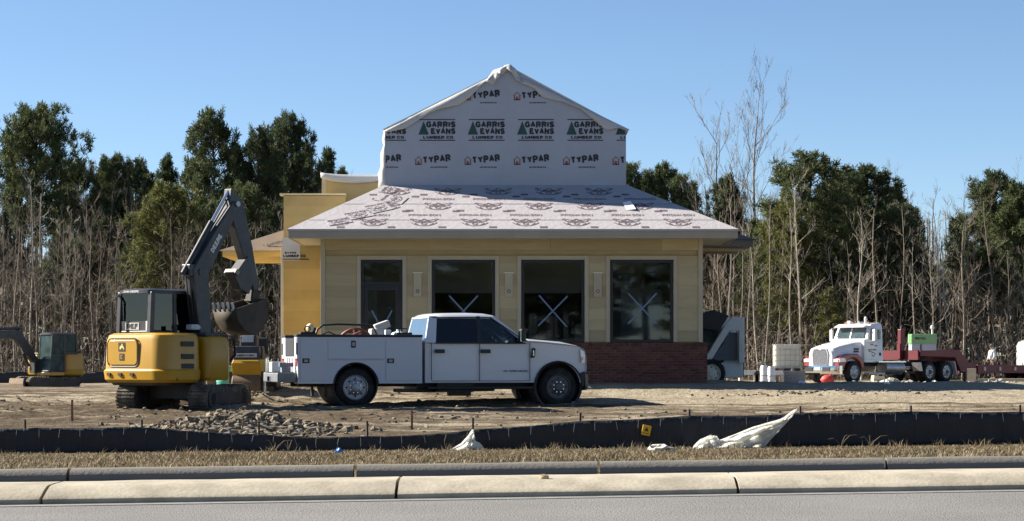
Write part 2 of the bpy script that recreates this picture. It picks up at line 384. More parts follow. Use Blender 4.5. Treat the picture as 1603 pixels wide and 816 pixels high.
kerb_run('median_kerb', 'pale sloped concrete median kerb with cracked joints beside the road', 19.22,
    [(0,-.1),(0,.046),(.012,.056),(.10,.082),(.20,.118),(.30,.142),(.36,.149),(.60,.152),(.90,.153),(.98,.13),(.98,-.1)], jn, m_conc, .028)
jf = [joint_x(p, 23.0) for p in (-1250,-790,-345, 105, 555, 938, 1388, 1838, 2290)]
kerb_run('far_kerb', 'grey upright concrete kerb along the dry grass verge', 23.02,
    [(0,-.1),(0,.0),(.006,.055),(.014,.068),(.035,.088),(.07,.112),(.10,.124),(.16,.130),(.19,.125),(.20,.10),(.20,-.1)], jf, m_conc2, .035)
# crack fillers: dark gravel in the widest joint is left as the real gap

# ---------------------------------------------------------------- dry grass on the verge
rng = random.Random(5)
gm = MB()
def blade(x, y, h, lean, w):
    a = rng.uniform(0, 6.283); dx, dy = math.cos(a), math.sin(a); z = gz(x, y) - .01
    px_, py_ = -dy*w, dx*w; b = rng.uniform(0, 6.283); lx, ly = math.cos(b)*lean, math.sin(b)*lean
    o = len(gm.v)
    gm.v += [(x-px_, y-py_, z), (x+px_, y+py_, z), (x+px_*.7+lx*.4, y+py_*.7+ly*.4, z+h*.6), (x-px_*.7+lx*.4, y-py_*.7+ly*.4, z+h*.6), (x+lx, y+ly, z+h)]
    gm.f += [(o, o+1, o+2, o+3), (o+3, o+2, o+4)]
    k = 0 if rng.random() < .42 else (1 if rng.random() < .8 else 2); gm.m += [k, k]
for i in range(74000):
    x = rng.uniform(-12.5, 12.5); yk = 23.24 + RM*x; y = yk + (30.6-yk)*rng.random()
    cl = .5 + .8*mnoise.noise((x*1.7, y*1.2, 2.2)); cl2 = mnoise.noise((x*.6, y*.4, 8.2))
    if rng.random() > .75 + cl: continue
    h = rng.uniform(.018, .055)*(1 if y < 27.5 else .75) * (1 + .9*max(0, cl2)) * 1
    blade(x, y, h, h*rng.uniform(.2, 1.1), rng.uniform(.004, .009))
for i in range(60):                                     # taller tufts along the fence foot
    x = rng.uniform(-10, 10); y = 29.7 + rng.uniform(-.3, .15)
    for k in range(rng.randint(3, 14)):
        blade(x + rng.gauss(0, .07), y + rng.gauss(0, .05), rng.uniform(.04, .13), rng.uniform(.02, .12), rng.uniform(.004, .008))
gcols = [mat('dry_grass', (.37,.285,.17), var=.3, scale=1.5, trans=.25), mat('brown_grass', (.25,.18,.10), var=.25, scale=1.5, trans=.25), mat('green_grass', (.14,.15,.05), var=.25, scale=1.5, trans=.25)]
go = gm.build('verge_grass', gcols, fix=False); tag(go, 'dry tan grass on the verge between kerb and silt fence', 'grass', None, 'stuff')

# ---------------------------------------------------------------- clods of dug soil
rng = random.Random(11)
cm = MB()
def clod(x, y, r):
    z = gz(x, y); cm.ball((x, y, z + r*.15), (r*rng.uniform(.7,1.7), r*rng.uniform(.7,1.3), r*rng.uniform(.7,1.25)), 5, 4, rng.choice([0,0,1]), .4, rng)
for i in range(1500):
    x = rng.gauss(-4.4, .72); y = rng.gauss(34.3, .75)
    if y < 31: continue
    clod(x, y, .02+.06*rng.random()**2)
for i in range(2600):
    x = rng.uniform(-13, 13); y = rng.uniform(31.5, 51.5)
    if x > 1.5 and y > 44 and rng.random() < .85: continue
    if rng.random() < .5 + mnoise.noise((x*.4, y*.9, 1.0)): clod(x, y, .01+.035*rng.random()**2)
for i in range(160): clod(rng.gauss(-6.2, .5), rng.gauss(47.6, .3), rng.uniform(.015, .05))
for i in range(90): clod(rng.gauss(7, 1.2), rng.gauss(49.5, .25), rng.uniform(.015, .045))
co = cm.build('soil_clods', [mat('clod', (.27,.225,.16), var=.35, scale=3, rough=1, bump=.5), mat('clod_dark', (.15,.12,.085), var=.3, scale=3, rough=1, bump=.5)], fix=False)
tag(co, 'loose lumps of dug soil scattered over the site behind the fence', 'soil', None, 'stuff')
# ================================================================ the building under construction
BL = (0.0, 53.0, 0.70)
bld = thing('restaurant_building', 'unfinished single-storey building with pale wrapped gable, pink roof felt and yellow siding', 'building', BL)
def bp(mb, name, m, parent=None, **k): return mb.build(name, m, parent or bld, off=BL, **k)
m_side = mat('primed_siding', (.40,.335,.195), rough=.75, var=.07, scale=2.5, obj_rand=.17, stretch=(.5,1,3), spec=.3, dust=(.42,.33,.2), dust_amt=.3)
m_sheath = mat('yellow_sheathing', (.49,.365,.15), rough=.85, var=.08, scale=2, obj_rand=.09, spec=.2)
m_sheath2 = mat('yellow_sheathing_greyish', (.42,.32,.155), rough=.85, var=.08, scale=2, obj_rand=.04, spec=.2)  # greyer, less saturated yellow than the wing sheathing
m_trim = mat('primed_trim', (.42,.37,.26), rough=.7, var=.05, scale=3, obj_rand=.04)
m_fascia = mat('fascia_board', (.32,.29,.225), rough=.75, var=.07, scale=2)
m_black = mat('black_aluminium', (.012,.012,.013), rough=.35, var=.1, metal=0)
m_brick = mat('brick', (.13,.052,.040), rough=.9, var=.22, scale=9, bump=.4, bscale=40, obj_rand=.30, spec=.2)
m_mortar = mat('mortar', (.20,.165,.14), rough=.95, var=.12, scale=6, bump=.3)
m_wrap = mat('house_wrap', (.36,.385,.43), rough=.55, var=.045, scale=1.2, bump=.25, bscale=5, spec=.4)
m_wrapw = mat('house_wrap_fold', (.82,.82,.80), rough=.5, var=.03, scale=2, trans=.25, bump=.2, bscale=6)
m_ink = mat('black_print', (.025,.027,.03), var=.2, scale=8)
m_inkg = mat('green_print', (.02,.065,.06), var=.2, scale=8)
m_inkr = mat('red_print', (.25,.08,.05), var=.2, scale=8)
m_felt = mat('pink_roof_felt', (.53,.50,.51), rough=.8, var=.05, scale=1.5, bump=.25, bscale=8, spec=.3)
m_inkp = mat('felt_print', (.15,.11,.125), var=.2, scale=6)
m_inkp2 = mat('felt_print_pale', (.34,.27,.29), var=.2, scale=6)
m_brownfelt = mat('brown_felt', (.21,.165,.125), rough=.85, var=.1, scale=3)
m_wall_in = mat('interior_board', (.30,.28,.26), var=.1)
m_slab = mat('slab', (.33,.32,.30), rough=.9, var=.12, scale=3)
YF, YG, YW = 53.0, 54.6, 57.0
x0, x1, zt, zb = PX(502, YF), PX(1100, YF), 4.22, PZ(536, YF)
FLOOR = .76
# openings: (left px, right px, top py, bottom z, kind)
opens = [(565, 630, 407, FLOOR, 'door'), (676, 775, 407, zb, 'win'), (816, 915, 407, zb, 'win'), (955, 1054, 407, zb, 'win')]
O = [(PX(a, YF), PX(b, YF), PZ(c, YF), d, k) for a, b, c, d, k in opens]
# structural walls behind the cladding, with real openings
w = MB()
edges = [x0] + [v for o in O for v in (o[0]-.02, o[1]+.02)] + [x1]
for i in range(0, len(edges), 2): w.box(edges[i], edges[i+1], YF+.03, YF+.22, .6, zt)
for o in O:
    w.box(o[0]-.02, o[1]+.02, YF+.03, YF+.22, o[2]+.02, zt)
    if o[4] == 'win': w.box(o[0]-.02, o[1]+.02, YF+.03, YF+.22, .6, o[3]-.02)
w.box(x0, x0+.18, YF+.22, YW+.4, .6, zt); w.box(x1-.18, x1, YF+.22, 62.0, .6, zt)
bp(w, 'wall', m_sheath2)
bp(MB().box(x0+.18, x1-.18, YF-.02, 66, .45, FLOOR-.01), 'floor_slab', m_slab)
# interior: back wall, ceiling joists, stored boards
bp(MB().box(x0+.2, x1-.2, 61.6, 61.75, FLOOR, zt), 'partition', m_wall_in)
bp(MB().box(x0+.2, x1-.2, YF+.25, 61.6, zt+.02, zt+.06), 'ceiling_deck', m_wall_in)
m_stud = mat('pale_lumber', (.55,.47,.36), var=.15, scale=5)
m_foil = mat('pale_duct', (.6,.6,.58), rough=.4, var=.1)
for i in range(7):
    xx = x0 + .9 + i*1.25; bp(MB().box(xx, xx+.045, YF+.3, 61.5, zt-.24, zt+.015), 'joist', m_stud)
bp(MB().cyl((-4, 56.5, 3.7), (4.2, 56.5, 3.7), .2, n=14), 'duct', m_foil, smooth=True)
for (a, b, t) in ((828, 840, 491), (861, 866, 494), (868, 873, 493), (882, 890, 491), (858, 860, 492), (900, 910, 508)):
    y = 54.6; bp(MB().box(PX(a, y), PX(b, y), y, y+.1, FLOOR, PZ(t, y)), 'stored_board', m_stud)
bp(MB().box(PX(972, 55), PX(1036, 55), 55, 55.06, FLOOR, PZ(452, 55)), 'stored_panel', mat('grey_board', (.30,.31,.32), var=.1))
bp(MB().box(PX(575, 54.8), PX(590, 54.8), 54.8, 54.9, FLOOR, PZ(455, 54.8)), 'stored_panel', m_foil)
for k, (a, b, c, d) in enumerate(((985, 995, 418, 428), (1008, 1020, 418, 426), (962, 990, 440, 450), (1003, 1010, 436, 455), (600, 606, 412, 430), (692, 708, 416, 428), (720, 740, 416, 428), (740, 770, 418, 426))):
    y = 55.6; bp(MB().prism([(PX(a, y), PZ(d, y)), (PX(b, y), PZ(d, y)+.02), (PX(b, y)-.03, PZ(c, y)), (PX(a, y)+.04, PZ(c, y)-.01)], 'y', y, y+.05), 'ceiling_light', mat('white_fixture', (.75,.75,.72), var=.05))
m_dry = mat('drywall', (.50,.46,.42), var=.06, scale=1)
bp(MB().box(PX(660, 55.5), PX(930, 55.5), 55.5, 55.56, PZ(459, 55.5), zt-.25), 'interior_soffit', m_dry)
bp(MB().box(PX(560, 56.5), PX(650, 56.5), 56.5, 56.56, FLOOR, zt-.25), 'interior_wall', m_dry)
bp(MB().box(PX(952, 57.5), PX(1010, 57.5), 57.5, 57.56, FLOOR, zt-.25), 'interior_wall', m_dry)
# windows and door
m_glass = glassmat('shop_glass', (.80,.84,.84), 1.0, .012, .95)
m_tape = mat('blue_tape', (.13,.19,.29), rough=.6, var=.08)
for n, (a, b, t, bt, kind) in enumerate(O):
    fr = MB(); fw = .07
    fr.box(a, a+fw, YF+.02, YF+.14, bt, t); fr.box(b-fw, b, YF+.02, YF+.14, bt, t); fr.box(a+fw, b-fw, YF+.02, YF+.14, t-fw, t); fr.box(a+fw, b-fw, YF+.02, YF+.14, bt, bt+fw)
    if kind == 'win':
        wd = bp(fr, 'window', m_black)
        bp(MB().box(a+fw, b-fw, YF+.075, YF+.083, bt+fw, t-fw), 'pane', m_glass, wd)
        cx, cz = (a+b)/2, PZ(487 if n != 3 else 483, YF)
        for sgn in (-1, 1):
            L = 1.02; ang = R(47)*sgn + (.03 if n == 2 else 0); tp = MB()
            tp.obox((cx + (.02 if n == 3 else 0), YF+.07 - .001*sgn, cz), (L, .002, .036), (0, ang, 0)); bp(tp, 'tape_strip', m_tape, wd)
    else:
        zt_ = PZ(445, YF)
        fr.box(a+fw, b-fw, YF+.021, YF+.139, zt_-.02, zt_+.06)
        wd = bp(fr, 'door', m_black)
        bp(MB().box(a+fw, b-fw, YF+.075, YF+.083, zt_+.06, t-fw), 'transom_pane', m_glass, wd)
        lf = MB(); s = .10; da, db = a+fw+.006, b-fw-.006; lf.box(da, da+s, YF+.05, YF+.1, bt+.01, zt_-.024); lf.box(db-s, db, YF+.05, YF+.1, bt+.01, zt_-.024)
        lf.box(da+s, db-s, YF+.05, YF+.1, zt_-.15, zt_-.024); lf.box(da+s, db-s, YF+.05, YF+.1, bt+.01, bt+.26); bp(lf, 'door_leaf', m_black, wd)
        bp(MB().box(da+s, db-s, YF+.072, YF+.08, bt+.26, zt_-.15), 'door_pane', m_glass, wd)
        bp(MB().tube([(db-s*.5, YF+.05, 1.55), (db-s*.5, YF+.0, 1.58), (db-s*.5, YF+.0, 1.95), (db-s*.5, YF+.05, 1.98)], .012, 8), 'handle', mat('steel', (.5,.5,.5), metal=1, rough=.3), wd)
        for sgn in (-1, 1):
            bp(MB().obox(((a+b)/2, YF+.066 - .001*sgn, 2.0), (1.05, .002, .036), (0, R(62)*sgn, 0)), 'tape_strip', m_tape, wd)
    # primed casing round each opening
    for nm, bx in (('casing', (a-.10, a-.004, bt if kind == 'win' else .64, t+.10)), ('casing', (b+.004, b+.10, bt if kind == 'win' else .64, t+.10)), ('head_casing', (a-.004, b+.004, t+.004, t+.10))):
        bp(MB().box(bx[0], bx[1], YF-.035, YF+.03, bx[2], bx[3]), nm, m_trim, bevel=.004)
# siding boards, each lapped over the one below
course = .274
zcs = []; z = zb + .012
while z < zt - .34: zcs.append(z); z += course
def board(a, b, zl, zh, m=m_side, yf=YF):
    q = MB(); q.prism([(yf+.03, zl), (yf-.022, zl), (yf-.006, zh+.02), (yf+.03, zh+.02)], 'x', a+.0015, b-.0015); return bp(q, 'siding_board', m)
segs = [(x0+.11, O[0][0]-.10), (O[0][1]+.10, O[1][0]-.10), (O[1][1]+.10, O[2][0]-.10), (O[2][1]+.10, O[3][0]-.10), (O[3][1]+.10, x1-.11)]
top_open = O[0][2] + .10
rb = random.Random(3)
for zc in zcs:
    zh = min(zc+course, zt-.30)
    if zc + course*.5 > top_open:
        cut = x0+.11
        while cut < x1-.12:
            nx = min(x1-.11, cut + rb.uniform(1.6, 3.4)); board(cut, nx, max(zc, top_open+.004), zh); cut = nx
    else:
        for a, b in segs:
            if zh > top_open: board(a, b, zc, min(zh, top_open-.02))
            else: board(a, b, zc, zh)
for a, b in segs[:1]:                              # left bay runs down to the slab behind the pickup
    zz = zb - course
    board(a, b, zz+.012, zz+course)
for a, b in ((x0, x0+.11), (x1-.11, x1)): bp(MB().box(a, b, YF-.04, YF+.03, zb+.004, zt-.004), 'corner_board', m_trim, bevel=.004)
cut = x0+.112
while cut < x1-.12:
    nx = min(x1-.112, cut + rb.uniform(2.2, 3.6)); bp(MB().box(cut+.002, nx-.002, YF-.03, YF+.03, zt-.29, zt-.004), 'frieze_board', m_side, bevel=.003); cut = nx
# light-fixture blocks between the openings
for pa in (647.5, 790.5, 929.5):
    a, b = PX(pa, YF), PX(pa+12.5, YF); t, bt = PZ(428, YF), PZ(465, YF)
    q = bp(MB().box(a, b, YF-.05, YF+.03, bt, t), 'mounting_block', m_trim, bevel=.005)
    bp(MB().box(a-.02, b+.02, YF-.06, YF+.03, t+.002, t+.025), 'flashing', mat('pale_flashing', (.72,.68,.58), var=.05), q)
    bp(MB().cyl(((a+b)/2, YF-.062, PZ(456, YF)), ((a+b)/2, YF-.04, PZ(456, YF)), .045, n=14), 'outlet_box', mat('grey_box', (.12,.11,.10), var=.2), q)
    bp(MB().cyl(((a+b)/2, YF-.066, PZ(456, YF)), ((a+b)/2, YF-.063, PZ(456, YF)), .018, n=10), 'outlet_screw', m_foil, q)
# brick wainscot: bricks laid one by one in front of mortar
bx0, bx1, by = PX(640, YF), PX(1108, YF)-.02, YF-.11
wains = bp(MB().box(bx0, bx1-.01, by+.013, YF+.03, .5, zb-.012), 'wainscot', m_mortar)
bw, bh, j = .203, .057, .0095
proto = MB().box(0, bw, 0, .09, 0, bh).build('brick', m_brick, wains, bevel=.004, seg=1)
proto_r = MB().box(0, .057, 0, .11, 0, .10).build('cap_brick', m_brick, wains, bevel=.004, seg=1)
half = MB().box(0, .097, 0, .09, 0, bh).build('brick', m_brick, wains, bevel=.004, seg=1)
far_bricks = MB(); used = {'b': 0, 'h': 0, 'c': 0}
def lay(kind, src, x, z):
    p = (x-BL[0], by-BL[1] + rb.uniform(-.003, .003), z-BL[2])
    if used[kind] == 0: src.location = p
    else: shared(src, wains, p)
    used[kind] += 1
zc = zb - .012 - .10
xx = bx1 - .057
while xx > PX(905, YF): lay('c', proto_r, xx, zc); xx -= .057 + j
while xx > bx0: far_bricks.box(xx, xx+.057, by, by+.1, zc, zc+.10); xx -= .057+j
zc -= j; r_ = 0
while zc - bh > .62:
    zc -= bh; xx = bx1 - bw
    if r_ % 2: lay('h', half, bx1-.097, zc); xx = bx1 - .097 - j - bw
    while xx > PX(908, YF): lay('b', proto, xx, zc); xx -= bw + j
    while xx > bx0: far_bricks.box(xx, xx+bw, by+.003*rb.random(), by+.09, zc, zc+bh); xx -= bw+j
    zc -= j; r_ += 1
fb = bp(far_bricks, 'bricks_behind_pickup', m_brick, wains); tag(fb, kind='stuff')
bp(MB().box(bx0, bx1, by-.015, by+.05, .45, .60), 'footing', m_slab)
# ---------------------------------------------------------------- eaves and front hip roof
YE = 52.2; ex0, ex1 = PX(451, YE), PX(1155, YE); ez0, ez1 = PZ(373, YE), PZ(359.5, YE)
gx0, gx1, gzb = PX(603, YG), PX(980, YG), PZ(290, YG)
bp(MB().box(ex0, ex1, YE, YE+.04, ez0, ez1), 'fascia', m_fascia, bevel=.004)
bp(MB().box(ex0, ex0+.04, YE+.041, YG+1.2, ez0, ez1), 'fascia', m_fascia); bp(MB().box(ex1-.04, ex1, YE+.041, YG+1.2, ez0, ez1), 'fascia', m_fascia)
m_soffit = mat('soffit', (.42,.40,.36), var=.06)
bp(MB().box(ex0+.041, ex1-.041, YE+.041, YF+.02, ez0+.02, ez0+.045), 'soffit', m_soffit)
bp(MB().box(ex0+.041, x0-.003, YF+.021, YG+1.2, ez0+.02, ez0+.045), 'soffit', m_soffit)
bp(MB().box(x1+.003, ex1-.041, YF+.021, YG+1.2, ez0+.02, ez0+.045), 'soffit', m_soffit)
A = Vector((ex0-.02, YE-.03, ez1+.012)); B = Vector((ex1+.02, YE-.03, ez1+.012)); Cc = Vector((gx1+.03, YG, gzb)); D = Vector((gx0-.03, YG, gzb))
BKz = gzb
rf = MB()
th = Vector((0, 0, -.05))
E1 = Vector((ex1+.02, 59.5, ez1+.012)); E0 = Vector((ex0-.02, 57.0, ez1+.012)); G1 = Vector((gx1+.03, 59.5, gzb)); G0 = Vector((gx0-.03, 57.0, gzb))
for quad in ((A, B, Cc, D), (B, E1, G1, Cc), (E0, A, D, G0)):
    rf.add(list(quad) + [q + th for q in quad], [(0,1,2,3), (7,6,5,4), (0,4,5,1), (1,5,6,2), (2,6,7,3), (3,7,4,0)])
roof = bp(rf, 'roof', m_felt)
# print on the felt, laid in the roof plane
upv = (D - A); upv = Vector((0, YG-A.y, gzb-A.z)).normalized(); nrm = Vector((0, -upv.z, upv.y)); rt = Vector((1, 0, 0))
def on_roof(px, py):       # where a sight line meets the roof plane
    d = Vector(((px-CX)/F, 1, -(py-HY)/F)); c0 = Vector((0, 0, CAMZ)); t = (A - c0).dot(nrm) / d.dot(nrm); return c0 + d*t
def inside(p, mgn=.05):
    t = (p.z - A.z) / (gzb - A.z); return A.x + (D.x-A.x)*t + mgn < p.x < B.x + (Cc.x-B.x)*t - mgn and 0 < t < 1
def ring2d(r, w, a0, a1, n=10):
    vs = []; fs = []
    for i in range(n+1):
        a = a0 + (a1-a0)*i/n; vs += [(r*math.cos(a), r*math.sin(a)), ((r-w)*math.cos(a), (r-w)*math.sin(a))]
    return vs, [(2*i, 2*i+1, 2*i+3, 2*i+2) for i in range(n)]
def crest_geo():
    V, Fc = [], []
    def put(g_, dx, dy):
        o = len(V); V.extend((p[0]+dx, p[1]+dy) for p in g_[0]); Fc.extend(tuple(i+o for i in f) for f in g_[1])
    for (dx, dy, r, a0, a1) in ((-.09,.0,.075,0,6.28), (.09,.0,.075,0,6.28), (0,.09,.07,-.5,3.6), (-.22,.06,.075,.8,5.6), (.22,.06,.075,-2.5,2.4), (-.16,-.12,.07,1.2,5.0), (.16,-.12,.07,-1.9,1.9),
                                (0,-.14,.075,0,6.28), (-.3,.12,.05,.3,4.5), (.3,.12,.05,-1.2,2.8), (0,-.02,.03,0,6.28), (-.1,.0,.035,0,6.28), (.1,0,.035,0,6.28)):
        put(ring2d(r, .03, a0, a1, 9), dx, dy)
    put(ring2d(.36, .03, R(205), R(335), 14), 0, .08)
    return V, Fc
crest = crest_geo(); t_pro = text_geo('PROMASON', .78, .13, .02); t_dash = ([(-.09,-.05),(.09,-.05),(.09,.05),(-.09,.05)], [(0,1,2,3)])
pr = MB(); pr2 = MB(); rr = random.Random(9)
rows = [(299, 701, 79), (322, 686, 79), (347, 664, 79.5)]
for py, p0, sp in rows:
    k = -6
    while p0 + k*sp < 1200:
        px = p0 + k*sp; k += 1
        p = on_roof(px, py)
        if py < 305 and not inside(p, .0): continue
        pr = MB()
        if inside(p, .5): put_text(pr, crest, p + nrm*.006, rt, upv)
        p = on_roof(px, py-10)
        if py > 305 and inside(p, .5):
            pr2 = MB(); put_text(pr2, t_pro, p + nrm*.006, rt, upv); bp(pr2, 'felt_lettering', m_inkp2, roof, fix=False)
        for dx, dy in ((-23, -17), (28, 9)):
            p = on_roof(px+dx, py+dy)
            if inside(p, .25):
                pd_ = MB(); put_text(pd_, t_dash, p + nrm*.006, rt, upv); bp(pd_, 'felt_mark', m_inkp, roof, fix=False)
        if pr.v: bp(pr, 'felt_printing', m_inkp, roof, fix=False)
for py in (320, 345):                                     # lapped edges of the felt sheets
    p = on_roof(800, py); t = (p.z-A.z)/(gzb-A.z); a = A.x+(D.x-A.x)*t; b = B.x+(Cc.x-B.x)*t
    bp(MB().add([(a+.05, p.y, p.z)+nrm*.004 if False else Vector((a+.05, p.y, p.z))+nrm*.004, Vector((b-.05, p.y, p.z))+nrm*.004, Vector((b-.05, p.y, p.z))+nrm*.008+upv*.02, Vector((a+.05, p.y, p.z))+nrm*.008+upv*.02], [(0,1,2,3)]), 'felt_lap', m_inkp2, roof, fix=False)
for (px, py, w_, h_, rot) in ((612, 312, .45, .75, 1.2), (590, 325, .6, .6, .5), (560, 336, .7, .5, .45), (530, 347, .6, .35, .4), (607, 298, .35, .4, 1.3)):
    p = on_roof(px, py) + nrm*.012; c_, s_ = math.cos(rot), math.sin(rot)
    u = (rt*c_ + upv*s_); v = (upv*c_ - rt*s_)
    pt = bp(MB().add([p+u*(-w_/2)+v*(-h_/2), p+u*(w_/2)+v*(-h_/2), p+u*(w_/2)+v*(h_/2), p+u*(-w_/2)+v*(h_/2)], [(0,1,2,3)]), 'felt_patch', m_felt, roof, fix=False, solid=.006)
    q = MB()
    put_text(q, text_geo('PROMASON', w_*.85, .09, .02), p + nrm*.006 + v*h_*.22, u, v); put_text(q, ([(a*.7, b*.7) for a, b in crest[0]], crest[1]), p + nrm*.006 - v*h_*.12, u, v)
    bp(q, 'felt_printing', m_inkp, pt, fix=False)
p = on_roof(981, 329)
bp(MB().add([p + nrm*.01, p + nrm*.05 + rt*.22 - upv*.05, p + nrm*.03 + rt*.12 + upv*.5, p + nrm*.02 - rt*.08 + upv*.42], [(0,1,2,3)]), 'loose_felt', mat('white_felt_back', (.85,.82,.80), var=.04), roof, fix=False, solid=.004)
# ---------------------------------------------------------------- wrapped gable
sh0, sh1, pk = PZ(204, YG), PZ(206, YG), (PX(798, YG), PZ(106, YG))
pent = [(gx0, gzb-.3), (gx1, gzb-.3), (gx1, sh1), pk, (gx0, sh0)]
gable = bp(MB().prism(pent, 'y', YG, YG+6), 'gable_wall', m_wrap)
ink = MB(); inkg = MB(); inkr = MB()
GA, EV, LU, TY = text_geo('GARRIS', .74, .155, .035), text_geo('EVANS', .62, .155, .035), text_geo('LUMBER CO.', .80, .075, .03), text_geo('TYPAR', .68, .18, .05)
SM = text_geo('WEATHER PROTECTION', .42, .035, .01); U, Vv = (1,0,0), (0,0,1)
def gp(px, py): return Vector((PX(px, YG), YG-.006, PZ(py, YG)))
def rect(mb, px, py, w_, h_): put_text(mb, ([(-w_/2,-h_/2),(w_/2,-h_/2),(w_/2,h_/2),(-w_/2,h_/2)], [(0,1,2,3)]), gp(px, py), U, Vv)
WRAP = []
for k in range(-1, 6):
    cx = 607 + (k+1)*77.2 - 0
    if k < 5:
        ink = MB(); inkg = MB()
        for py_ in (187.5, 219.8):
            rl_ = MB(); rect(rl_, cx+.5, py_, .90, .024); WRAP.append((rl_, 'wrap_rule', m_ink))
        put_text(ink, GA, gp(cx+6, 195), U, Vv); put_text(ink, EV, gp(cx+9.5, 205.5), U, Vv); put_text(ink, LU, gp(cx+3, 215.2), U, Vv)
        put_text(inkg, ([(-.13,-.16),(.13,-.16),(0,.18)], [(0,1,2)]), gp(cx-21, 201), U, Vv)
        WRAP += [(ink, 'wrap_lettering', m_ink), (inkg, 'wrap_logo', m_inkg)]
    for py in (249, 148):
        c2 = 606 + (k+1)*77.2
        if py == 148 and not 2 <= k+1 <= 3: continue
        ink = MB(); inkr = MB()
        put_text(ink, TY, gp(c2+1, py), U, Vv, R(6)); sm_ = MB(); put_text(sm_, SM, gp(c2+4, py+13), U, Vv); WRAP.append((sm_, 'wrap_small_print', m_ink))
        h = gp(c2-28, py+3)
        put_text(inkr, ([(-.08,-.1),(-.055,-.1),(-.055,.03),(-.08,.03)], [(0,1,2,3)]), h, U, Vv); put_text(inkr, ([(.055,-.1),(.08,-.1),(.08,.03),(.055,.03)], [(0,1,2,3)]), h, U, Vv)
        put_text(inkr, ([(-.08,-.1),(.08,-.1),(.08,-.075),(-.08,-.075)], [(0,1,2,3)]), h, U, Vv); put_text(inkr, ([(-.1,.02),(-.08,.02),(0,.09),(0,.115)], [(0,1,2,3)]), h, U, Vv); put_text(inkr, ([(.1,.02),(.08,.02),(0,.09),(0,.115)], [(3,2,1,0)]), h, U, Vv)
        put_text(inkr, ([(-.03,-.1),(.03,-.1),(.03,-.01),(-.03,-.01)], [(0,1,2,3)]), h, U, Vv)
        WRAP += [(ink, 'wrap_lettering', m_ink), (inkr, 'wrap_logo', m_inkr)]
ink = MB()
# staples and scuffs in the wrap
for i in range(90): rect(ink, rr.uniform(606, 978), rr.uniform(208, 286) if i < 70 else rr.uniform(160, 208), .014, rr.uniform(.01, .035))
def clip_gable(o):
    bm = bmesh.new(); bm.from_mesh(o.data); c = Vector((0, 0, 0)); off = Vector(BL)
    ctr = Vector((sum(p[0] for p in pent)/5, 0, sum(p[1] for p in pent)/5))
    for i in range(5):
        a, b = pent[i], pent[(i+1) % 5]; n = Vector((b[1]-a[1], 0, -(b[0]-a[0]))).normalized()
        pa = Vector((a[0], 0, a[1]))
        if (ctr-pa).dot(n) > 0: n = -n
        bmesh.ops.bisect_plane(bm, geom=bm.verts[:]+bm.edges[:]+bm.faces[:], plane_co=pa - n*.01 - Vector((off.x, 0, off.z)), plane_no=n, clear_outer=True)
    bm.to_mesh(o.data); bm.free()
for mbx, nm, mm in WRAP:
    o_ = bp(mbx, nm, mm, gable, fix=False); clip_gable(o_)
    if not len(o_.data.polygons): bpy.data.objects.remove(o_)
st_ = bp(ink, 'staples', mat('staple_mark', (.33,.34,.37), var=.2), gable, fix=False); clip_gable(st_); tag(st_, kind='stuff')
# gable roof deck behind the rake, with the wrap folded down over its edge
gr = MB(); ov = .06
for (a, b) in (((gx0-.05, sh0-.03), (pk[0], pk[1]-.03)), ((gx1+.05, sh1-.03), (pk[0], pk[1]-.03))):
    gr.add([(a[0], YG-.02, a[1]+.02), (b[0], YG-.02, b[1]+.02), (b[0], YG+6.1, b[1]+.02), (a[0], YG+6.1, a[1]+.02), (a[0], YG-.02, a[1]+.06), (b[0], YG-.02, b[1]+.06), (b[0], YG+6.1, b[1]+.06), (a[0], YG+6.1, a[1]+.06)],
           [(0,1,2,3), (4,5,6,7), (0,1,5,4), (1,2,6,5), (2,3,7,6), (3,0,4,7)])
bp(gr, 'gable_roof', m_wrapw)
def flap(top, low, nm, bulge=.07):
    n = 26; rows_ = [[], [], [], []]
    def at(pl, t):
        d = [0]
        for a, b in zip(pl, pl[1:]): d.append(d[-1] + math.hypot(b[0]-a[0], b[1]-a[1]))
        s = t*d[-1]
        for i in range(len(pl)-1):
            if s <= d[i+1] + 1e-9:
                q = (s-d[i])/max(1e-9, d[i+1]-d[i]); return (pl[i][0]+(pl[i+1][0]-pl[i][0])*q, pl[i][1]+(pl[i+1][1]-pl[i][1])*q)
    for i in range(n+1):
        t = i/n; a = at(top, t); b = at(low, t)
        for r_i, (q, dy) in enumerate(((0, .0), (.3, .6), (.7, 1.0), (1, .75))):
            px, py = a[0]+(b[0]-a[0])*q, a[1]+(b[1]-a[1])*q
            y = YG - .025 - bulge*dy*(.6+.4*math.sin(t*11+r_i)) ; rows_[r_i].append((PX(px, YG), y, PZ(py, YG)))
        if i == 0: pass
    back = [(p[0], YG+.4, p[2]+.02) for p in rows_[0]]
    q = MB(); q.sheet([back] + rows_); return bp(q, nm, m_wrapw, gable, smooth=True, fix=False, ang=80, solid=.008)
Z1 = lambda pts: [(590+x/4.08, 90+y/4.08) for x, y in pts]
Z2 = lambda pts: [(780+x/2.633, 90+y/2.633) for x, y in pts]
flap(Z1([(40,472),(300,338),(720,128)]), Z1([(52,482),(180,456),(265,402),(330,358),(400,330),(530,305),(600,250),(690,158),(735,140)]), 'loose_wrap')
flap(Z2([(95,85),(300,182),(540,298)]), Z2([(92,106),(150,130),(180,165),(270,185),(340,215),(400,265),(450,305),(490,290),(538,304)]), 'loose_wrap')
flap(Z1([(705,140),(745,82),(785,70),(835,50),(862,50)]) , Z1([(700,155),(730,178),(752,172),(765,140),(800,105),(830,75),(858,100)]), 'ridge_wrap', .12)
flap(Z2([(0,70),(25,34),(45,28),(72,48),(92,88)]), Z2([(0,78),(20,70),(38,50),(60,72),(75,98),(96,104)]), 'ridge_wrap', .12)
lw = MB(); rows_ = []
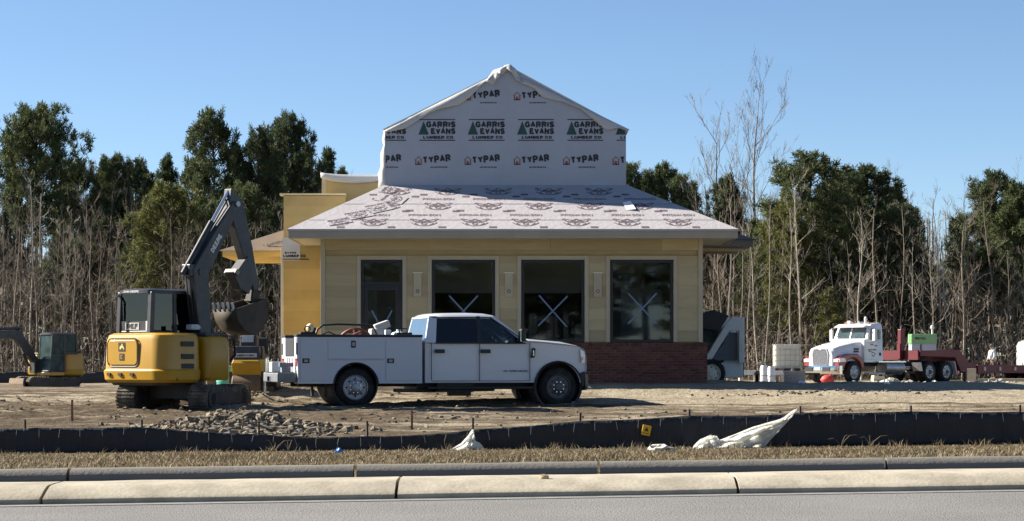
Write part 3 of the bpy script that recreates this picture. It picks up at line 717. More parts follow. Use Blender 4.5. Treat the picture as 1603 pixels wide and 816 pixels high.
for k in range(9):                                      # wrap billowing off the left corner
    t = k/8; zq = PZ(206, YG)*(1-t) + (gzb-.05)*t; out = .04 + .16*t + .03*math.sin(k*2.3)
    rows_.append([(gx0+.01, YG-.012, zq), (gx0-out*.5, YG+.03, zq), (gx0-out, YG+.12, zq), (gx0-out*.8, YG+.5, zq)])
lw.sheet(rows_); bp(lw, 'loose_wrap', m_wrapw, gable, smooth=True, fix=False, ang=80, solid=.008)
# ---------------------------------------------------------------- main block behind with parapets
wx0 = PX(441, YW); pz = PZ(306, YW)
mb_ = MB(); mb_.box(wx0+.05, x0-.02, YW+.02, 72, .5, pz-.02); bp(mb_, 'rear_block_wall', m_sheath)
mb_ = MB(); mb_.box(x1-.6, 4.95, 59.52, 72, .5, 4.9); mb_.box(x0, x1-.6, 61.8, 72, .5, 4.9); bp(mb_, 'rear_block_wall', m_sheath)
z = .62; i = 0
while z < pz - .03:                                     # sheathing boards of the left wing
    h = .275; zz = min(pz-.02, z+h); q = MB().prism([(YW+.02, z), (YW-.012, z), (YW-.002, zz+.006), (YW+.02, zz+.006)], 'x', wx0+.05, x0+.3); bp(q, 'siding_board', m_sheath if zz < 4.3 or True else m_sheath2); z += h
bp(MB().box(wx0-.02, wx0+.05, YW-.03, YW+.25, .5, 4.22), 'corner_wrap', mat('pale_corner', (.62,.58,.48), var=.06), bevel=.004)
bp(MB().box(wx0-.05, x0+.3, YW-.04, YW+.3, pz+.002, pz+.05), 'parapet_cap', mat('lit_edge_board', (.66,.55,.30), var=.06))  # paler cap: the sunlit top edge is put into its colour
yh = YW + .9; hx0, hx1, hz = PX(505, yh), PX(596, yh), PZ(277, yh)
hb = bp(MB().box(hx0, hx1+.4, yh, yh+6, 4.0, hz), 'high_parapet', m_sheath2)
bp(MB().box(hx0-.02, hx0+.10, yh-.02, yh-.001, 4.0, hz-.02), 'corner_board', m_trim, hb)
fr_ = [[], [], [], []]
for i in range(15):
    t = i/14; x = hx0-.05 + (hx1-hx0+.1)*t; dip = .08 + .10*math.sin(t*math.pi)**.6
    for k, (q, dy) in enumerate(((0, .02), (.4, .05), (.8, .06), (1, .045))): fr_[k].append((x, yh-dy, hz + .05 + (.06*(1-t)**4) - (dip+.05)*q))
q = MB(); q.sheet([[(p[0], yh+.5, p[2]) for p in fr_[0]]] + fr_); bp(q, 'wrap_fold', m_wrapw, hb, smooth=True, fix=False, ang=80, solid=.008)
# torn house-wrap remnant on the wing
q = MB().box(wx0+.02, PX(470, YW), YW-.026, YW-.022, PZ(408, YW), PZ(372, YW)); rem = bp(q, 'wrap_remnant', mat('wrap_grey', (.55,.56,.56), var=.05))
q = MB(); yy = YW-.03
put_text(q, text_geo('LUMBER CO.', .62, .07, .03), (PX(462, YW), yy, PZ(401, YW)), U, Vv); put_text(q, text_geo('EVANS', .3, .05, .03), (PX(455, YW), yy, PZ(396, YW)), U, Vv); put_text(q, ([(-.35,-.012),(.35,-.012),(.35,.012),(-.35,.012)], [(0,1,2,3)]), (PX(463, YW), yy, PZ(406, YW)), U, Vv)
bp(q, 'wrap_lettering', m_ink, rem, fix=False)
# side canopies
def canopy(nm, xa, xb, ya, yb, zl, zh, zu, m_top, m_fas):
    q = MB(); i_ = .0
    lo = [(xa, ya, zl), (xb, ya, zl), (xb, yb, zl), (xa, yb, zl)]; hi = [(xa, ya, zh), (xb, ya, zh), (xb, yb, zh), (xa, yb, zh)]
    q.add(lo+hi, [(0,1,2,3), (0,1,5,4), (1,2,6,5), (2,3,7,6), (3,0,4,7), (4,5,6,7)]); c = bp(q, nm, m_fas)
    e = .08; inner = xb if abs(xb) < abs(xa) else xa; outer = xa if inner == xb else xb; sg = 1 if outer > inner else -1
    q = MB(); a, b, cc, d = (outer+sg*e, ya-e, zh+.003), (outer+sg*e, yb+e, zh+.003), (inner, yb-.3, zu), (inner, ya+1.0, zu); ee = (inner, ya-e, zh+.003); ff = (inner, yb+e, zh+.003)
    q.add([a, b, cc, d, ee, ff], [(0,1,2,3), (0,3,4), (1,5,2), (0,4,5,1)]); bp(q, 'canopy_roof', m_top, c, solid=.02); return c
cl = canopy('side_canopy', PX(349, 59.0), wx0+.05, 58.9, 63.0, PZ(402, 59), PZ(393, 59), PZ(356, 60), m_brownfelt, m_sheath)
q = MB(); put_text(q, text_geo('LUMBER CO.', 1.15, .11, .05), (PX(443, 59), 59.02, PZ(378, 59.02)+.0), (1,0,.24), (0,.75,.8)); bp(q, 'canopy_lettering', m_ink, cl, fix=False)
cr = canopy('side_canopy', 4.90, PX(1161, 60.5), 57.6, 61.5, PZ(392, 60), PZ(383, 60), PZ(352, 60.5), m_brownfelt, mat('canopy_fascia', (.16,.14,.125), var=.1))
bp(MB().obox((5.6, 58.7, PZ(392, 60)-.05), (1.4, .06, .08), (0, 0, .35)), 'canopy_brace', m_stud, cr)
bp(MB().obox((5.6, 60.3, PZ(392, 60)-.05), (1.4, .06, .08), (0, 0, -.35)), 'canopy_brace', m_stud, cr)
# ================================================================ the wood behind the site
m_bark = mat('pine_bark', (.11,.08,.06), rough=1, var=.3, scale=3, stretch=(3,3,.6))
m_pale = mat('pale_bark', (.44,.385,.31), rough=.95, var=.28, scale=2, stretch=(2,2,.5), obj_rand=.25)
m_grey = mat('grey_brown_bark', (.25,.205,.155), rough=.95, var=.3, scale=2, stretch=(2,2,.5), obj_rand=.28)
def needles(name, c):
    return mat(name, c, rough=.7, var=.35, scale=1.1, obj_rand=.15, trans=.22, spec=.25, detail=3)
m_need = [needles('pine_needles', (.088,.108,.042)), needles('pine_needles_light', (.16,.165,.05)), needles('pine_needles_dark', (.062,.08,.034))]

def rdir(rg): 
    while True:
        v = Vector((rg.uniform(-1,1), rg.uniform(-1,1), rg.uniform(-1,1)))
        if .05 < v.length < 1: return v.normalized()
def tuft(mb, p, d, L, n, rg, mi):
    for i in range(n):
        v = (d*rg.uniform(.2, 1.0) + rdir(rg)*.85).normalized()
        s = v.cross(rdir(rg)).normalized() * rg.uniform(.018, .036)
        q = p + v*L*rg.uniform(.75, 1.15)
        o = len(mb.v); mb.v += [tuple(p - s*.5), tuple(p + s*.5), tuple(q + s*.6), tuple(q - s*.6)]
        mb.f.append((o, o+1, o+2, o+3)); mb.m.append(mi)
def make_pine(seed, H, base, rad, shape, dens=1.0, trunk_r=.17):
    """returns trunk mesh builder and crown mesh builder, base at the origin"""
    rg = random.Random(seed); tr = MB(); cr = MB()
    bend = [(rg.uniform(-.25,.25), rg.uniform(-.25,.25)) for _ in range(3)]
    def axis(t):
        return Vector((bend[0][0]*math.sin(t*2.2) + bend[1][0]*t*t, bend[0][1]*math.sin(t*2.2)+bend[1][1]*t*t, H*t))
    tr.tube([axis(i/10) - Vector((0,0,.25 if i == 0 else 0)) for i in range(11)], [trunk_r*(1-.85*i/10)+.012 for i in range(11)], 7)
    nb = int(54*dens)
    for i in range(nb):
        t = base + (1-base) * ((i+rg.random()) / nb)**.92
        a = i*2.399 + rg.uniform(-.5,.5); u = (t-base)/(1-base)
        r = rad * shape(u) * rg.uniform(.6, 1.15)
        if rg.random() < .06: r *= .4
        rise = rg.uniform(.05,.5) + .55*u
        p0 = axis(t*.985); d = Vector((math.cos(a), math.sin(a), rise)).normalized()
        pts = [p0 + d*r*s + Vector((0,0,.12*r*s*s)) for s in (0, .35, .7, 1.0)]
        tr.tube(pts, [.035*(1-u*.5)+.01, .026, .018, .008], 4)
        ncl = max(2, int((2.2 + 2.6*r) * dens))
        for k in range(ncl):                                  # needle clumps sit at the twig ends
            s = rg.uniform(.42, 1.0) if k else 1.0
            side = rdir(rg); side.z *= .5
            pc = p0 + d*r*s + Vector((0,0,.12*r*s*s)) + side*r*.30*(1.3-s*.5)*(0 if k == 0 else 1)
            tr.tube([p0 + d*r*s*.8 + Vector((0,0,.08*r*s*s)), pc], [.012, .006], 3)
            for j in range(rg.randint(4, 7)):
                pp = pc + rdir(rg)*rg.uniform(.05, .30) + Vector((0,0,.06))
                tuft(cr, pp, (d*.6 + Vector((0,0,.9)) + rdir(rg)*.6).normalized(), rg.uniform(.20,.34), rg.randint(9, 13), rg, 0)
    for k in range(6): tuft(cr, axis(1.0) - Vector((0,0,.16*k)), Vector((0,0,1)), .42, 14, rg, 0)
    return tr, cr
shp_round = lambda u: (.35 + .9*math.sin(min(1, u*1.08)*math.pi)**.7)*(1-.15*u)
shp_cone = lambda u: (1.0-u)**.75*.95+.10
shp_oval = lambda u: .25 + .85*math.sin(min(1, .12+u*.88)*math.pi)**.8
pine_specs = [(21, 12, .52, 2.9, shp_round, 1.25, .20), (22, 12, .40, 2.2, shp_oval, 1.1, .17), (23, 12, .42, 2.1, shp_cone, 1.15, .16), (24, 12, .30, 2.6, shp_oval, 1.35, .18), (25, 12, .55, 1.7, shp_cone, .95, .15)]
pine_me = []
for i, sp in enumerate(pine_specs):
    t, c = make_pine(*sp); per = []
    a = t.build('trunk', m_bark, fix=False, smooth=True, ang=60); b = c.build('crown', m_need[0], fix=False)
    pine_me.append((a.data, b.data)); bpy.data.objects.remove(a); bpy.data.objects.remove(b)
crown_vars = {}
def put_pine(v, px, top_py, y, wid=None, tone=0, label=None, group=None, rz=None, rg=random.Random(77)):
    x = PX(px, y); z = gz(x, y); H = PZ(top_py, y) - z; s = H/12.0
    r = thing('pine_tree', label, 'tree', (x, y, z-.05), rg.uniform(0, 6.28) if rz is None else rz, group)
    wsc = s if wid is None else wid*(1.0 if wid > 1.1 and px > 1000 else .74 if px < 90 else .90)
    tr, cr = pine_me[v]
    key = (v, tone)
    if key not in crown_vars:
        me = cr.copy(); me.materials.clear(); me.materials.append(m_need[tone]); crown_vars[key] = me
    for nm, me in (('trunk', tr), ('crown', crown_vars[key])):
        o = bpy.data.objects.new(nm, me); col.objects.link(o); o.parent = r; o.scale = (wsc, wsc, s)
    return r

def make_bare(seed, H, spread, start, r0, nbr, fine):
    rg = random.Random(seed); mb = MB(); tw = MB()
    ph = rg.uniform(0, 6); lean = (rg.uniform(-.5,.5), rg.uniform(-.5,.5))
    def ax(t): return Vector((lean[0]*t*t + .12*math.sin(t*7+ph), lean[1]*t*t + .12*math.cos(t*6+ph), H*t))
    mb.tube([ax(i/9) - Vector((0,0,.25 if i == 0 else 0)) for i in range(10)], [r0*(1-.88*(i/9)**.8)+.008 for i in range(10)], 6)
    def limb(p, d, L, r, lvl):
        pts = [p]; q = p; dd = d
        for k in range(3):
            dd = (dd + rdir(rg)*.28 + Vector((0,0,.13))).normalized(); q = q + dd*L/3; pts.append(q)
        (mb if lvl == 0 else tw).tube(pts, [r, r*.75, r*.5, max(.004, r*.28)], 4 if lvl == 0 else 3, 0, False)
        if lvl < fine:
            for k in range(rg.randint(3, 5) if lvl else rg.randint(4, 7)):
                s = rg.uniform(.2, 1); i = min(2, int(s*3)); f = s*3-i; pp = pts[i].lerp(pts[i+1], f)
                nd = ((pts[i+1]-pts[i]).normalized() + rdir(rg)*.75 + Vector((0,0,.25))).normalized()
                limb(pp, nd, L*rg.uniform(.35,.6), max(.006, r*.55), lvl+1)
    for i in range(nbr):
        t = start + (1-start)*((i+rg.random())/nbr); a = i*2.4 + rg.uniform(-.6,.6)
        d = Vector((math.cos(a), math.sin(a), rg.uniform(.5, 1.6))).normalized()
        limb(ax(t), d, spread*rg.uniform(.6,1.15)*(1.15-.6*t), r0*.30*(1.1-.7*t), 0)
    return mb, tw
bare_specs = [(1, 10, 2.0, .30, .085, 13, 2), (2, 10, 1.6, .40, .07, 12, 2), (3, 10, 2.6, .25, .10, 15, 2), (4, 10, 1.3, .22, .055, 14, 2), (5, 10, 2.2, .15, .06, 18, 2), (6, 10, 1.5, .55, .09, 9, 2), (7, 10, 3.4, .30, .12, 15, 3)]
bare_me = []
for sp in bare_specs:
    a, b = make_bare(*sp)
    pair = []
    for m_ in (m_pale, m_grey):
        o1 = a.build('trunk', m_, fix=False); o2 = b.build('crown', m_, fix=False); pair.append((o1.data, o2.data)); bpy.data.objects.remove(o1); bpy.data.objects.remove(o2)
    bare_me.append(pair)
def put_bare(v, px, top_py, y, tone, label, group=None, wide=1.0, rg=random.Random(99)):
    x = PX(px, y); z = gz(x, y); H = PZ(top_py, y)-z; s = H/10.0
    r = thing('bare_tree', label, 'tree', (x, y, z-.05), rg.uniform(0, 6.28), group)
    for nm, me in zip(('trunk', 'crown'), bare_me[v][tone]):
        o = bpy.data.objects.new(nm, me); col.objects.link(o); o.parent = r; o.scale = (wide*max(.8, s), wide*max(.8, s), s)
    return r
# the pines one can pick out
G_P = 'pines along the edge of the wood'
named = [
 (0, 55, 186, 138, 1.32, 0, 'tall round-topped pine standing clear above the grey scrub'),
 (1, 335, 187, 134, 1.05, 0, 'tall dense pine rising beside the excavator boom'),
 (3, 455, 196, 138, .95, 2, 'dark broad pine next to the white-topped parapet'),
 (1, 404, 214, 133, .9, 2, 'dark narrow pine between the boom and the yellow parapet'),
 (4, 512, 238, 140, 1.0, 2, 'slim pine tip showing just above the high parapet'),
 (3, 262, 300, 124, .98, 1, 'bright yellow-green pine in front of the darker pines'),
 (2, 268, 250, 140, .85, 2, 'pointed pine between the round-topped pine and the boom'),
 (1, 1268, 252, 126, 1.18, 0, 'broad tall pine behind the white semi tractor'),
 (3, 1360, 274, 130, 1.12, 2, 'dark broad pine behind the cab and red trailer neck'),
 (1, 1556, 280, 132, .98, 0, 'dense pine behind the worker in the grey hoodie'),
 (2, 1305, 452, 118, .62, 1, 'small bright green young pine behind the semi bonnet'),
]
for v, px, tp, y, w_, tone, lb in named: put_pine(v, px, tp, y, w_, tone, lb)
rest = [(2,18,262,140,.9,2),(1,122,262,142,.8,2),(2,158,252,143,.95,0),(3,186,258,140,.8,0),(1,212,262,144,.85,2),(4,236,285,146,.8,0),(1,300,262,146,.8,0),(2,365,232,142,.85,0),
 (3,385,300,128,.85,0),(1,430,245,145,.8,0),(2,480,232,144,.85,0),(4,538,268,147,.8,2),(1,990,268,141,.8,0),(2,1012,278,140,.85,2),(3,1040,270,143,.8,0),(1,1068,285,141,.75,0),(2,1088,292,146,.8,2),
 (2,1148,280,143,.85,2),(3,1132,292,146,.7,0),(2,1225,300,131,.85,1),(1,1312,278,133,.95,0),(3,1235,330,124,.8,1),(2,1402,296,133,.95,2),(4,1430,330,139,.85,2),(1,1392,330,126,.8,2),
 (2,1535,305,140,.85,2),(3,1590,300,131,.9,0),(1,1620,310,135,.9,0),(4,1495,345,143,.85,2),(2,1345,340,124,.75,0),(3,330,330,127,.75,0),(1,440,330,129,.8,2),(2,-20,285,142,.9,0),(1,1660,300,138,.9,2),(3,-60,270,140,.9,0),(4,1180,345,139,.8,0),(2,95,275,145,.9,0),(1,560,300,144,.8,0),(3,640,300,143,.9,0),(1,720,310,145,.9,2),(2,800,300,144,.9,0),(3,880,305,142,.9,2),(1,950,300,145,.9,0),(3,-140,270,141,1,0),(1,-200,262,140,1,2),(2,1720,300,139,1,0),(3,1780,290,140,1,2),(1,1840,300,138,1,0)]
for v, px, tp, y, w_, tone in rest: put_pine(v, px, tp, y, w_, tone, 'pine in the mixed wood behind the building site', G_P)
rgp = random.Random(8)
for k in range(15):
    px = 1185 + k*19 + rgp.uniform(-8, 8); put_pine(rgp.choice([1,2,3]), px, rgp.uniform(350, 440), rgp.uniform(126, 138), rgp.uniform(.8, 1.05), rgp.choice([0,2,2]), 'low young pine among the trunks behind the semi tractor', 'young pines behind the semi tractor')
for k in range(8):
    px = 120 + k*38 + rgp.uniform(-12, 12); put_pine(rgp.choice([1,2,3]), px, rgp.uniform(330, 400), rgp.uniform(130, 140), rgp.uniform(.8, 1.05), rgp.choice([0,1,2]), 'half-grown pine among the grey scrub behind the excavator', 'half-grown pines behind the excavator')
# bare trees
put_bare(6, 1180, 181, 146, 1, 'tall leafless tree standing above the wood, right of the building', None, .8)
put_bare(6, 1128, 225, 152, 1, 'faint leafless tree beside the tallest bare tree', None, .8)
put_bare(0, 1250, 290, 119, 0, 'pale leafless tree in front of the broad pine by the semi cab', None, .9)
rg = random.Random(17)
G_B = 'bare trees of the wood'
def excl(px): return 525 < px < 1090
n = 0; px = -230.0
while px < 1860:
    if not (548 < px < 1085) or (int(px/20) % 3 == 0):
        left = px < 560
        y = rg.uniform(116, 128)
        tp = rg.uniform(330, 400) if left else rg.uniform(310, 400)
        v = rg.choice([0,1,2,3,4,4,5]) if left else rg.choice([0,1,1,5,5,3,2])
        tone = 1 if left and rg.random() < .94 else (0 if rg.random() < .4 else 1)
        put_bare(v, px, tp, y, tone, 'grey-brown leafless tree in the scrubby wood left of the building' if left else 'leafless tree in the wood right of the building', G_B + (' on the left' if left else ' on the right'), rg.uniform(.75, 1.1)); n += 1
        px += rg.uniform(8, 16) if left else rg.uniform(10, 24)
    else: px += 20
px = -230.0
while px < 1860:
    if not (555 < px < 1080) or (int(px/20) % 2 == 0):
        left = px < 560; y = rg.uniform(129, 146); tp = rg.uniform(290, 350) if left else rg.uniform(280, 350)
        put_bare(rg.choice([0,1,2,4,5]), px, tp, y, 1 if rg.random() < .7 else 0, 'grey-brown leafless tree in the scrubby wood left of the building' if left else 'leafless tree in the wood right of the building', G_B + (' on the left' if left else ' on the right'), rg.uniform(.8, 1.1)); n += 1
        px += rg.uniform(11, 22)
    else: px += 20
# undergrowth and the depth of the wood: nobody could count its twigs
ug = MB(); rg = random.Random(41)
def twig(x, y, z, L, w, up, mi):
    d = (Vector((rg.uniform(-1,1), rg.uniform(-1,1), up))).normalized(); s = d.cross(rdir(rg)).normalized()*w; p = Vector((x, y, z)); q = p + d*L
    o = len(ug.v); ug.v += [tuple(p-s), tuple(p+s), tuple(q+s*.5), tuple(q-s*.5)]; ug.f.append((o, o+1, o+2, o+3)); ug.m.append(mi)
for i in range(90000):
    y = rg.uniform(113.5, 150); x = rg.uniform(-.30, .30)*y
    left = x < -8
    hmax = (6.5 if left else 4.5) + 3*mnoise.noise((x*.15, y*.1, 0)) + (y-113)*.11
    z = gz_base(x, y) + hmax*rg.random()**1.5
    hi_ = z > 2.6; twig(x, y, z, rg.uniform(.25, .7) if hi_ else rg.uniform(.3, 1.0), rg.uniform(.004, .009) if hi_ else rg.uniform(.005, .013), rg.uniform(-.2, 2.0), rg.choice([1,1,2] if hi_ else [0,1,1,2,2]))
for i in range(48000):                                   # clinging dead leaves, brambles and low evergreens
    y = rg.uniform(114, 150); x = rg.uniform(-.30, .30)*y; z = gz_base(x, y) + rg.random()**1.8*(4.2 if x < -8 else 3.2)
    c = mnoise.noise((x*.5, y*.5, z*.7))
    if c < -.05: continue
    L = rg.uniform(.035, .09); d = rdir(rg)*L; s = d.cross(rdir(rg)).normalized()*L*.6; p = Vector((x, y, z))
    o = len(ug.v); ug.v += [tuple(p-s), tuple(p+s), tuple(p+d+s), tuple(p+d-s)]; ug.f.append((o, o+1, o+2, o+3)); ug.m.append(4 if c > (.08 if x > 4 else .30) else 3)
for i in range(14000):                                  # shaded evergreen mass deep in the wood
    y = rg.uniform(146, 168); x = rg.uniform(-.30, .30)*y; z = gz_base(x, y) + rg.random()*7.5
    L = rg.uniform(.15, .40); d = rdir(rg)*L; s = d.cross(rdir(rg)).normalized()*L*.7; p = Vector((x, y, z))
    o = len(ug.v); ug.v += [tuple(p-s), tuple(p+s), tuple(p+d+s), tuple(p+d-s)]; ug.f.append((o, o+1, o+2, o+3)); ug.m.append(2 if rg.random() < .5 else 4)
for i in range(9000):                                   # thin far trunks closing the view
    y = rg.uniform(150, 172); x = rg.uniform(-.30, .30)*y; z = gz_base(x, y)
    twig(x, y, z-.2 + (rg.random()*5), rg.uniform(3, 7.5), rg.uniform(.03, .09), rg.uniform(6, 20), rg.choice([0,1,2,2]))
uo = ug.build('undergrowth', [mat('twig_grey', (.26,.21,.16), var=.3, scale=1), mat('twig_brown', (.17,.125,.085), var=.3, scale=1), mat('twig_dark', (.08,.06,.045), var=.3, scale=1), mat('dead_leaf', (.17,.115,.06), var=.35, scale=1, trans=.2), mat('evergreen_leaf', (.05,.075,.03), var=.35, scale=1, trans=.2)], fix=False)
tag(uo, 'tangled brown undergrowth and twigs filling the wood', 'undergrowth', None, 'stuff')
# unseen pines across the road, added to darken the shop-window reflections
for i in range(34):
    y = (-36 if i % 2 else -30) - rg.uniform(0, 4); x = -46 + i*2.9 + rg.uniform(-1, 1); v = rg.choice([1,2,3]); z = 0
    s = rg.uniform(.9, 1.15); r = thing('pine_tree', 'unseen pine added behind the camera to darken the window reflections', 'tree', (x, y, -.3), rg.uniform(0, 6), 'unseen pines added for the window reflections')
    for nm, me in zip(('trunk', 'crown'), pine_me[v]):
        o = bpy.data.objects.new(nm, me); col.objects.link(o); o.parent = r; o.scale = (s*1.7, s*1.7, s*(1 if i % 2 else .55))
# ================================================================ white crew-cab service truck
m_white = mat('white_paint', (.54,.57,.62), rough=.28, var=.02, scale=1, coat=.6, dust=(.50,.46,.40), dust_amt=.22, dust_scale=1.6)
m_wpan = mat('white_body_panel', (.50,.53,.58), rough=.4, var=.03, scale=2, coat=.2, dust=(.48,.44,.38), dust_amt=.3, dust_scale=2)
m_rub = mat('tyre_rubber', (.016,.016,.017), rough=.85, var=.3, scale=6, dust=(.10,.085,.065), dust_amt=.4, dust_scale=5, spec=.2)
m_blk = mat('black_plastic', (.014,.014,.015), rough=.55, var=.2, scale=4)
m_rim = mat('steel_rim', (.30,.31,.33), rough=.4, var=.15, scale=5, metal=.7)
m_drim = mat('dark_rim', (.09,.09,.10), rough=.5, var=.15, scale=5, metal=.4)
m_chr = mat('chrome', (.7,.7,.7), rough=.15, var=.05, metal=1)
m_tint = glassmat('car_glass', (.16,.18,.20), 1.0, .02, .9)
m_clear = glassmat('car_glass_clear', (.55,.62,.62), 1.0, .02, .9)
m_int = mat('dark_interior', (.03,.03,.032), var=.2)
m_lamp = mat('lamp_lens', (.75,.72,.66), rough=.12, var=.1, coat=1)
m_amber = mat('amber_lens', (.75,.30,.06), rough=.2, var=.1, coat=1)
m_redl = mat('red_lens', (.45,.02,.02), rough=.2, var=.1, coat=1)
def arc(cx, cz, r, a0, a1, n=14): return [(cx + r*math.cos(R(a0+(a1-a0)*i/n)), cz + r*math.sin(R(a0+(a1-a0)*i/n))) for i in range(n+1)]
def wheel(root, x, y, r, wd, side, mrim, rr_=.62, lugs=8, name='wheel', holes=8):
    """side -1: outer face towards -y"""
    s = side
    q = MB(); t = wd/2
    q.lathe([(r*.64, -t), (r*.90, -t*1.0), (r*.975, -t*.82), (r, -t*.6), (r, t*.6), (r*.975, t*.82), (r*.90, t), (r*.64, t)], (x, y, r), 'y', 36)
    for k in range(36):                               # tread lugs
        a = 2*math.pi*(k+.5)/36
        for sg in (-1, 1):
            q.obox((x + (r+.004)*math.cos(a), y + sg*t*.42, r + (r+.004)*math.sin(a)), (.03, t*.62, r*.085), (0, math.pi/2 - a - math.pi/2, 0))
    ty = q.build(name, m_rub, root, smooth=True, ang=45)
    q = MB(); yo = y + s*t
    q.lathe([(r*.66, yo - s*.0), (r*.66, yo - s*wd*.8), (r*.60, yo - s*wd*.8), (r*.60, yo - s*.05), (r*.635, yo + s*.004)], (x, 0, r), 'y', 32)
    rm = q.build('rim', mrim, ty, smooth=True)
    q = MB(); n = 40; ring = lambda rad, yy: [(x + rad*math.cos(2*math.pi*i/n), yy, r + rad*math.sin(2*math.pi*i/n)) for i in range(n)]
    q.loft([ring(r*.60, yo - s*.045), ring(r*.54, yo - s*.075), ring(r*.36, yo - s*.03), ring(r*.22, yo - s*.02), ring(r*.20, yo + s*.012), ring(r*.09, yo + s*.02)], True)
    q.build('wheel_disc', mrim, rm, smooth=True, ang=30)
    hm = MB()
    for k in range(holes):
        a = 2*math.pi*k/holes; cx, cz = x + r*.455*math.cos(a), r + r*.455*math.sin(a)
        hm.cyl((cx, yo - s*.04, cz), (cx, yo - s*.0505 + s*.006, cz), r*.055, n=10)
    hb = hm.build('rim_holes', m_blk, rm); tag(hb, kind='stuff')
    lm = MB()
    for k in range(lugs):
        a = 2*math.pi*(k+.5)/lugs; cx, cz = x + r*.285*math.cos(a), r + r*.285*math.sin(a); lm.cyl((cx, yo - s*.03, cz), (cx, yo + s*.012, cz), .013, n=6)
    lb = lm.build('lug_nuts', m_chr, rm); tag(lb, kind='stuff')
    return ty
TY = 45.9
tx = PX(556, TY); TRZ = gz_base(PX(700, 46.6), 46.4)
truck = thing('service_truck', 'white crew-cab service pickup with toolbox bed parked in front of the building', 'pickup truck', (tx-.24, TY+.83, TRZ-.012), R(15.5))
W = .98                                                # half width
def pt(mb, name, m, parent=None, **k): return mb.build(name, m, parent or truck, **k)
# lower cab, bonnet and wings as one shell with real wheel arches
FA = 4.47; wr = .405
def shell(y):  # side outline
    bot = .50
    P = [(1.50, bot), (FA-.52, bot)] + arc(FA, wr+.02, .52, 172, 8, 16) + [(5.00, .52), (5.06, .62), (5.10, .80), (5.09, 1.08), (5.04, 1.22), (4.93, 1.285), (4.6, 1.335), (4.2, 1.375), (3.92, 1.395), (3.80, 1.40), (3.76, 1.36), (1.50, 1.36)]
    return P
side = shell(0)
L = []
for y, k in ((-W+.03, .0), (-W, 1), (-W+.015, 1)): pass
sec = []
for y, ins in ((-W+.05, .03), (-W+.012, .008), (-W, 0), (W, 0), (W-.012, .008), (W-.05, .03)):
    cx_, cz_ = 3.2, .95
    sec.append([(p[0] + (ins if p[0] < cx_ else -ins)*(1 if abs(p[0]-cx_) > 1 else 0), y, p[1] - (ins*1.0 if p[1] > 1.3 else 0)) for p in side])
body = pt(MB().loft(sec), 'body', m_white, smooth=True, ang=32)
# raised bonnet with power bulge
pt(MB().loft([[(3.86, y*W*.80, 1.375), (4.95, y*W*.74, 1.255), (5.04, y*W*.72, 1.20), (5.04, y*W*.72, 1.10), (3.86, y*W*.8, 1.2)] if abs(y) == 1 else [(3.84, y*W*.80, 1.445), (4.6, y*W*.76, 1.385), (4.98, y*W*.74, 1.305), (5.07, y*W*.72, 1.15), (3.86, y*W*.8, 1.2)] for y in (-1, -.85, -.3, .3, .85, 1)]), 'bonnet', m_white, body, smooth=True, ang=40)
# greenhouse: roof, pillars, glass
belt, top = 1.36, 1.985
def gh(x, z): 
    t = (z-belt)/(top-belt); return W - .015 - .17*t
rp = [(1.62, 1.93), (1.70, 1.975), (1.95, 1.995), (2.5, 2.005), (2.85, 1.995), (3.08, 1.955)]
sec = []
for yq in (-1, -.93, -.75, 0, .75, .93, 1):
    yy = yq*(gh(0, 1.95)+.01); dz = {1: -.085, .93: -.03, .75: -.003, 0: .012}[abs(yq)]
    sec.append([(p[0], yy, p[1]+dz) for p in rp] + [(3.06, yy, 1.885), (1.60, yy, 1.885)])
pt(MB().loft(sec), 'cab_roof', m_white, smooth=True, ang=40)
def pillar(xa0, xa1, xb0, xb1, s, z0=belt-.01, z1=1.93, dep=.06):
    q = MB(); ya, yb = s*gh(0, z0), s*gh(0, z1); d = -s*dep
    q.loft([[(xa0, ya, z0), (xa1, ya, z0), (xa1, ya+d, z0), (xa0, ya+d, z0)], [(xb0, yb, z1), (xb1, yb, z1), (xb1, yb+d, z1), (xb0, yb+d, z1)]]); return q
m_bp = m_blk
